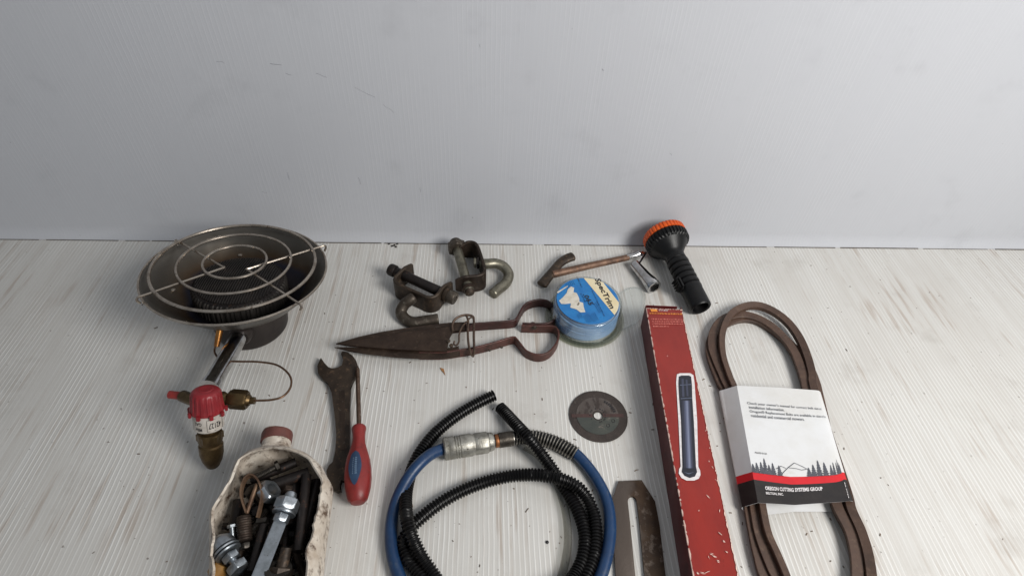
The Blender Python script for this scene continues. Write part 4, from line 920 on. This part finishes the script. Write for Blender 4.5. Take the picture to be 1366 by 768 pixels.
for T_, Bt, z in turns:
    pts = [W(x, y, z) for x, y in T_ + Bt]; P = spline(pts, .004, closed=True); hw, hh = .0064, .0046
    bm = BM(); sweep(bm, P, lambda i: [(-hw, hh - .0006), (-hw + .0006, hh), (hw - .0006, hh), (hw, hh - .0006), (hw * .62, -hh + .0004), (hw * .5, -hh), (-hw * .5, -hh), (-hw * .62, -hh + .0004)] if z < .010 else [(-hh, -hw + .0006), (-hh + .0006, -hw), (hh * .4, -hw * .62), (hh, -hw * .5), (hh, hw * .5), (hh * .4, hw * .62), (-hh + .0006, hw), (-hh, hw - .0006)], closed=True, up=V(0, 0, 1)); obj('belt_turn', bm, belt_m, root, 30)
# sleeve
root = thing('card_sleeve', 'white card sleeve with red and black band and fir tree print, round the belt', 'card sleeve', W(1060, 600, 0))
secA = [(983, 514, .0262), (1038, 516.5, .0268), (1086, 520, .0255), (1093.5, 522, .0215), (1095, 526, .013), (1092, 530, .004), (1085, 534, .0012), (1030, 531, .0012), (975, 529, .0012), (964, 526, .003), (960, 521, .010)]
secB = [(1011, 670, .0262), (1060, 673, .0258), (1118, 669, .0255), (1135, 667.5, .0215), (1139.5, 671, .014), (1136, 678, .005), (1125, 682, .0012), (1060, 682, .0040), (1008, 688, .0012), (996, 684, .003), (990, 676, .010)]
def ringpts(sec):
    P = [W(*p) for p in sec]; n = len(P); out = []
    for i in range(n):
        p0, p1, p2, p3 = P[(i - 1) % n], P[i], P[(i + 1) % n], P[(i + 2) % n]; k_ = 8
        for j in range(k_):
            t = j / k_
            if i in (0, 1, 6, 7, 10): out.append(p1.lerp(p2, t))
            else: out.append(.5 * ((2 * p1) + (p2 - p0) * t + (2 * p0 - 5 * p1 + 4 * p2 - p3) * t * t + (3 * p1 - p0 - 3 * p2 + p3) * t ** 3))
    return out
RA, RB = ringpts(secA), ringpts(secB); n = len(RA)
def S(u, v, lift=.0):     # top panel
    x = min(max(u, 0), 1) * 23.5; i = int(x); t = x - i
    a = RA[i].lerp(RA[i + 1], t); b = RB[i].lerp(RB[i + 1], t)
    return a.lerp(b, v) + V(0, 0, lift - .0016 * math.sin(PI * v) * math.sin(PI * u))
vs = [0, .1, .2, .3, .4, .5, .6, .7, .765, .825, .88, .94, 1.0]
bm = BM(); GO, GI = [], []
ca = sum(RA, V(0, 0, 0)) / n; cb = sum(RB, V(0, 0, 0)) / n
for v in vs:
    ro, ri = [], []
    for i in range(n):
        vv = v + (.022 * math.sin(PI * min(i / 23.5, 1)) if (.7 < v < 1 and i <= 23) else 0)
        p = RA[i].lerp(RB[i], vv)
        if i <= 23: p.z -= .0016 * math.sin(PI * vv) * math.sin(PI * i / 23.5)
        c = ca.lerp(cb, vv); dd = (p - c); q = Vector(p); q.z -= .0005 * (1 if dd.z > 0 else -1); q.x -= .0005 * (1 if dd.x > 0 else -1)
        ro.append(bm.verts.new(p)); ri.append(bm.verts.new(q))
    GO.append(ro); GI.append(ri)
for k_ in range(len(vs) - 1):
    for i in range(n):
        j = (i + 1) % n
        f = bm.faces.new((GO[k_][i], GO[k_][j], GO[k_ + 1][j], GO[k_ + 1][i])); f.material_index = 0 if vs[k_] < .765 else (1 if vs[k_] < .82 else 2)
        bm.faces.new((GI[k_][i], GI[k_ + 1][i], GI[k_ + 1][j], GI[k_][j]))
for g in (0, -1):
    for i in range(n): j = (i + 1) % n; bm.faces.new((GO[g][i], GI[g][i], GI[g][j], GO[g][j]))
slv = obj('sleeve_card', bm, [sleeve_white, sleeve_red, sleeve_black], root, 24)
def smap(u0, u1, v0, v1, tilt=0): return lambda u, v: S(u0 + (u1 - u0) * u, v0 + (v1 - v0) * v + tilt * u, .0005)
for s_, u0, u1, v0, v1, ti in (("Check your owner's manual for correct belt size and", .06, .75, .155, .185, .02), ('installation information.', .07, .37, .192, .218, .008), ('Oregon\u00ae Replacement Belts are available in sizes to fit most', .07, .86, .230, .262, .02), ('residential and commercial mowers.', .075, .54, .268, .296, .010), ('PRINTED IN USA', .055, .16, .600, .615, .003)):
    lettering('lettering', s_, smap(u0, u1, v0, v1, ti), grey_ink if v0 < .5 else black_ink, slv, .004)
lettering('lettering', 'OREGON CUTTING SYSTEMS GROUP', smap(.09, .58, .872, .902, .003), white_ink, slv, .035)
lettering('lettering', 'BELTON, INC.', smap(.09, .25, .915, .937, .002), white_ink, slv, .03)
lettering('lettering', '90-7734', lambda u, v: S(.965 - .035 * (1-v) + .0 * u + .0, .85 + .125 * u, .0006) if False else S(.93 + .04 * (1 - v), .85 + .13 * u, .0006), white_ink, slv, .03)
bm = BM()
def tree_print(u, h, w_):
    base = .770 + .02 * math.sin(PI * u); n_ = 6; L1, R1 = [], []
    for i in range(n_):
        t = i / n_; wv = w_ * (1 - t) + .002; vb = base - h * t
        L1 += [(u - wv, vb), (u - wv * .5, vb - h / n_ * .55)]; R1 += [(u + wv, vb), (u + wv * .5, vb - h / n_ * .55)]
    pts = L1 + [(u, base - h)] + R1[::-1]; top_ = pts[len(L1)]
    for i in range(len(L1) - 1):
        bm.faces.new([bm.verts.new(S(a, b, .0005)) for a, b in (L1[i], R1[i], R1[i + 1], L1[i + 1])])
    bm.faces.new([bm.verts.new(S(a, b, .0005)) for a, b in (L1[-1], R1[-1], (u, base - h))])
for u, h in ((.015, .07), (.05, .085), (.09, .095), (.125, .13), (.16, .08), (.195, .10), (.25, .085), (.50, .075), (.54, .10), (.585, .135), (.635, .115), (.69, .09), (.735, .11), (.80, .105), (.85, .13), (.895, .10), (.93, .08)): tree_print(u, h, .030)
for f in bm.faces: f.normal_update()
o = obj('fir_tree_print', bm, grey_ink, slv); o['kind'] = 'stuff'
def mline(pts, wd=.0007):
    P = [S(u, v, .0006) for u, v in pts]; return strip_poly(P, wd)
sheet(mline([(.27, .765), (.33, .715), (.39, .675), (.45, .705), (.50, .735)]) + mline([(.22, .73), (.27, .705), (.31, .72)]) + mline([(.34, .715), (.40, .722), (.44, .735), (.48, .73)]), grey_ink, slv, 'mountain_print')

# ------------------------------------------------------------------ cutting disc
root = thing('cutting_disc', 'thin worn brown abrasive cutting disc with a centre hole, lying flat', 'cutting disc', W(797, 555, 0))
DCc = W(797, 555, 0); Ma = axis_m(DCc + V(.0008, 0, .0006), V(-.01, 0, 1), V(1, 0, 0))
bm = BM(); lathe(bm, [(.0055, 0), (.0378, 0), (.0380, .0006), (.0378, .0013), (.0055, .0013), (.0055, 0)], Ma, 96, lambda i, a: 1 + .006 * noise.noise(V(math.cos(a) * 5, math.sin(a) * 5, 0)), close_ends=False); dsc = obj('disc', bm, disc_m, root)
def dpoly(x0, y0, r, ylo, yhi):
    sq = [DCc + V(-.06, ylo, 0), DCc + V(.06, ylo, 0), DCc + V(.06, yhi, 0), DCc + V(-.06, yhi, 0)]; return clip(sq, DCc, r, .0023, 64)
def holed(ylo, yhi, r, r0, z):
    P = []; n = 40
    y_lines = [ylo + (yhi - ylo) * i / n for i in range(n + 1)]
    for a, b in zip(y_lines, y_lines[1:]):
        def xr_(y, q): return math.sqrt(max(q * q - y * y, 0))
        for sg in (-1, 1):
            P.append([DCc + V(sg * xr_(a, r0), a, z), DCc + V(sg * xr_(a, r), a, z), DCc + V(sg * xr_(b, r), b, z), DCc + V(sg * xr_(b, r0), b, z)])
    return P
sheet(holed(.0022, .0275, .0276, .0072, .0022), disc_grey, dsc, 'grey_label_half')
sheet(holed(-.0275, -.0026, .0276, .0072, .0022), disc_green, dsc, 'green_label_half')
sheet(holed(-.0026, .0022, .034, .0072, .0023), disc_red, dsc, 'red_label_band')
bm = BM(); 
for a in range(22):
    t = 2 * PI * a / 22 + rnd.uniform(-.05, .05)
    if rnd.random() < .25: continue
    c = DCc + V(.0100 * math.cos(t), .0100 * math.sin(t), .0026); box(bm, c, V(-math.sin(t), math.cos(t), 0) * .0006, V(math.cos(t), math.sin(t), 0) * .0010, V(0, 0, .0001))
for a in range(7):
    t = .25 + a * .13; c = DCc + V(.0235 * math.cos(t), .0235 * math.sin(t), .0026); box(bm, c, V(-math.sin(t), math.cos(t), 0) * .0010, V(math.cos(t), math.sin(t), 0) * .0016, V(0, 0, .0001))
obj('worn_print', bm, black_ink, dsc)
for x, y in ((818, 561), (811, 567)):
    bm = BM(); c = W(x, y, .0022); P = [c + V(.0022 * math.cos(t), .0022 * math.sin(t), .0002) for t in [2 * PI * i / 16 for i in range(16)]]; tube(bm, P, .0003, 5, closed=True, up=V(0, 0, 1)); obj('printed_ring', bm, black_ink, dsc)

# ------------------------------------------------------------------ slotted plate
root = thing('slotted_blade', 'flat rusty brown steel plate with a long slot, between blue hose and carton', 'steel plate', W(850, 720, 0))
ZP = .0040
oL = [(822.5, 800), (821.5, 768), (818, 710), (816, 668), (825, 641)]; oR = [(856, 639.5), (874, 668), (880, 700), (888, 768), (892, 800)]
sL = [(849.5, 800), (847.5, 768), (841, 700), (837, 668), (838, 664), (840, 661.5), (843, 660.5)]; sR = [(843, 660.5), (846, 661.5), (848.5, 664), (849.5, 668), (853.5, 700), (860, 768), (862.5, 800)]
def PL(l): return [W(x, y, ZP) for x, y in l]
bm = BM()
prism(bm, PL(oL) + PL(oR) + PL(sR[::-1]) + PL(sL[:-1][::-1]), V(0, 0, .0036), .0004)
obj('plate', bm, plate_m, root)

# ------------------------------------------------------------------ hoses
def corr(bm, P, r, pitch, depth=.16, k=14, up=None):
    # resample at equal spacing, four rings per corrugation
    L = [0]
    for a, b in zip(P, P[1:]): L.append(L[-1] + (b - a).length)
    tot = L[-1]; n = int(tot / pitch) * 4; Q = []; j = 0
    for i in range(n + 1):
        s_ = tot * i / n
        while j < len(L) - 2 and L[j + 1] < s_: j += 1
        Q.append(P[j].lerp(P[j + 1], (s_ - L[j]) / max(1e-9, L[j + 1] - L[j])))
    tube(bm, Q, lambda i: r * (1 if i % 4 in (0, 1) else 1 - depth), k, caps=False, up=up)
    return Q
# one long black corrugated hose: A, bottom, C, bottom, B
A_ = [(659, 527, .0080), (644, 534, .0078), (628, 542.5, .0078), (611, 553, .0078), (594, 565.5, .0078), (579, 579, .0078), (566, 595, .0078), (556, 611, .0078), (548, 630, .0078), (542.5, 652, .010), (541, 672, .016), (543, 693, .022), (549, 714, .021), (560, 738, .013), (574, 760, .008), (590, 782, .0078)]
bot1 = [(625, 815, .0078), (680, 828, .0078), (735, 815, .0078), (770, 788, .0078)]
C_ = [(786, 758, .0078), (793, 735, .0078), (795, 710, .0078), (792, 685, .009), (782, 662, .014), (766, 646, .021), (743, 637, .024), (716, 633, .019), (685, 634, .011), (652, 641, .0078), (618, 653.5, .0078), (588, 670, .0078), (562, 690, .0078), (546, 706, .0078), (539, 724, .0078), (545, 746, .0078), (561, 768, .0078)]
bot2 = [(590, 800, .012), (630, 812, .0235), (680, 812, .0235), (728, 800, .0235), (752, 785, .018)]
B_ = [(768, 765, .009), (778, 742, .0078), (780.5, 715, .0078), (774, 688, .0078), (763, 665, .0078), (748, 641, .0082), (732, 618, .015), (715, 595, .024), (700, 578, .025), (686, 563, .018), (675, 551, .011), (667, 543, .0085)]
bm = BM(); P = spline([W(*p) for p in A_ + bot1 + C_ + bot2 + B_], .004); corr(bm, P, .0076, .0037, .24)
bmesh.ops.solidify(bm, geom=bm.faces[:] , thickness=-.0) if False else None
root = thing('corrugated_hose', 'long black corrugated hose, coiled, its two cut ends nearly meeting at the top', 'hose', W(660, 700, 0))
hs = obj('hose_body', bm, black_rubber, root, 60)
for E in ((A_[0], A_[1]), (B_[-1], B_[-2])):
    a, b = W(*E[0]), W(*E[1]); d = (b - a).normalized(); bm = BM(); lathe(bm, [(.0066, .0005), (.0072, 0), (.0058, -.0003), (.0054, .012), (.0001, .012)], axis_m(a, d), 20, lambda i, q: 1 + (.06 * math.sin(3 * q) if i < 2 else 0)); obj('cut_end', bm, black_rubber, root)
# blue hose
Bl = [(598, 596, .0140), (590, 599, .0150), (574, 606, .0205), (557, 621, .0225), (542, 641, .018), (529, 668, .010), (522, 700, .0072), (523, 735, .0072), (534, 772, .0072), (556, 808, .0072), (600, 845, .0072), (660, 862, .0072), (720, 856, .0072), (768, 826, .0072), (797, 778, .0072), (810, 738, .0072), (814, 700, .0072), (808.5, 665, .0072), (792, 633, .0072), (768, 605, .0080), (743, 591, .0092), (716, 583, .0092), (692, 583, .0095), (676, 586, .0100)]
root = thing('blue_air_hose', 'coiled blue rubber air hose with alloy coupling and spring guard', 'hose', W(660, 700, 0))
P = spline([W(*p) for p in Bl], .004); bm = BM(); tube(bm, P, .0069, 16); obj('hose_body', bm, blue_hose_m, root)
# spring guard: black sleeve below, helix of wire on it
G_ = spline([W(*p) for p in Bl[-5:]], .002)
bm = BM(); tube(bm, G_, .0079, 16); obj('guard_core', bm, black_rubber, root)
L = [0]
for a, b in zip(G_, G_[1:]): L.append(L[-1] + (b - a).length)
Fz = frames(G_, up=V(0, 0, 1)); H = []; tot = L[-1]; pitch = .0040; nn_ = int(tot / pitch * 14); j = 0
for i in range(nn_ + 1):
    s_ = tot * i / nn_
    while j < len(L) - 2 and L[j + 1] < s_: j += 1
    t = (s_ - L[j]) / max(1e-9, L[j + 1] - L[j]); c = G_[j].lerp(G_[j + 1], t); a = 2 * PI * s_ / pitch
    rr = .0086
    H.append(c + (Fz[j][1] * math.cos(a) + Fz[j][2] * math.sin(a)) * rr)
bm = BM(); tube(bm, H, .00085, 6); obj('spring_guard', bm, mat('spring_wire', rgb(168, 164, 156), rgb(120, 116, 108), None, 90, .35, .8), root)
# coupling
ca_, cb_ = W(592, 598.5, .0145), W(692, 583, .0102); d = (cb_ - ca_).normalized(); s = (cb_ - ca_).length / .092; Mc = axis_m(ca_, d, V(0, 0, 1))
def Q(l): return [(r_, z * s) for r_, z in l]
bm = BM(); lathe(bm, Q([(.0075, .0015), (.0075, 0), (.0118, -.0005), (.0136, .001), (.0138, .005), (.0131, .0058), (.0136, .0066)] + sum([[(.0136, .0125 + i * .0029), (.0124, .0131 + i * .0029), (.0124, .0137 + i * .0029), (.0136, .0143 + i * .0029)] for i in range(3)], []) + [(.0136, .0235), (.0136, .0330), (.0126, .0345), (.0122, .037)]), Mc, 48); cp_ = obj('coupling_sleeve', bm, alu, root)
bm = BM(); hexring(bm, axis_m(ca_ + d * .036 * s, d, V(0, 0, 1)), .0129, .0185 * s, 0, .1); lathe(bm, Q([(.0115, .0545), (.0112, .058), (.0098, .0605)]), Mc, 36); obj('coupling_hex', bm, alu, root)
bm = BM(); lathe(bm, Q([(.0070, .0600), (.0070, .063)]), Mc, 32); obj('dark_seal', bm, black_ink, root)
bm = BM(); lathe(bm, Q([(.0078, .0622), (.0082, .0630), (.0082, .0660), (.0078, .0668)]), Mc, 32); obj('copper_ring', bm, mat('rusty_ring', rgb(150, 96, 58), rgb(112, 72, 46), None, 90, .5, .6, .2), root)
prof = [(.0086, .0668)] ; z = .0675
while z < .084: prof += [(.0092, z), (.0092, z + .0007), (.0087, z + .0010)]; z += .0014
bm = BM(); lathe(bm, Q(prof), Mc, 32); obj('threaded_ferrule', bm, mat('dark_alloy', rgb(112, 106, 98), rgb(80, 74, 68), None, 90, .4, .8, .2), root)
# clear tube
Ct = [(699, 595, .0052), (716, 605, .0052), (731, 623, .0052), (743, 645, .0052), (752, 672, .0052), (757, 700, .0052), (757, 730, .0052), (750, 765, .0052), (738, 792, .0052)]
bm = BM(); P = spline([W(*p) for p in Ct], .003); tube(bm, P, .0046, 14, caps=False)
single('clear_tube', bm, tube_clear, 'thin clear plastic tube curving down beside the black hose loop', 'tube', W(748, 660, 0))

# ------------------------------------------------------------------ litter on the board
bm = BM(); prism(bm, [W(x, y, .0012) for x, y in ((587, 490), (592, 491.5), (594, 500), (592, 497), (589, 494))], V(0, 0, .0008)); single('wood_splinter', bm, wood, 'small tan wood splinter lying below the shears', 'splinter', W(590, 494, 0))
bm = BM(); c = W(730, 723, 0); lathe(bm, [(.0017, 0), (.0018, .0012), (.0008, .0018)], Matrix.Translation(c), 14); single('black_grommet', bm, black_ink, 'tiny round black pip on the board inside the hose loop', 'pip', c)
bm = BM()
for i in range(260):
    x, y = rnd.uniform(175, 1190), rnd.uniform(335, 768); c = W(x, y, .0004); s_ = rnd.choice((.0002, .0003, .0003, .0005)); a = rnd.uniform(0, PI); l_ = s_ * rnd.uniform(1, 4)
    box(bm, c, V(math.cos(a), math.sin(a), 0) * l_, V(-math.sin(a), math.cos(a), 0) * s_, V(0, 0, s_ * .6))
for x, y, l_, a in ((1076, 712, .0016, .8), (1083, 708, .0012, .2), (1108, 692, .0014, 1.8), (848, 627, .002, .5), (640, 754, .0013, 1.5), (703, 680, .003, .9), (1126, 598, .0016, 1.2), (1082, 354, .001, 0), (1134, 382, .001, 0), (208, 437, .0025, .6), (956, 404, .002, .3)):
    c = W(x, y, .0005); box(bm, c, V(math.cos(a), math.sin(a), 0) * l_, V(-math.sin(a), math.cos(a), 0) * .0004, V(0, 0, .0003))
o = obj('grit', bm, mat('dark_grit', rgb(84, 72, 62), rgb(120, 96, 72), None, 90, .8)); o['kind'] = 'stuff'; o['label'] = 'scattered dark grit and crumbs on the white fluted board'
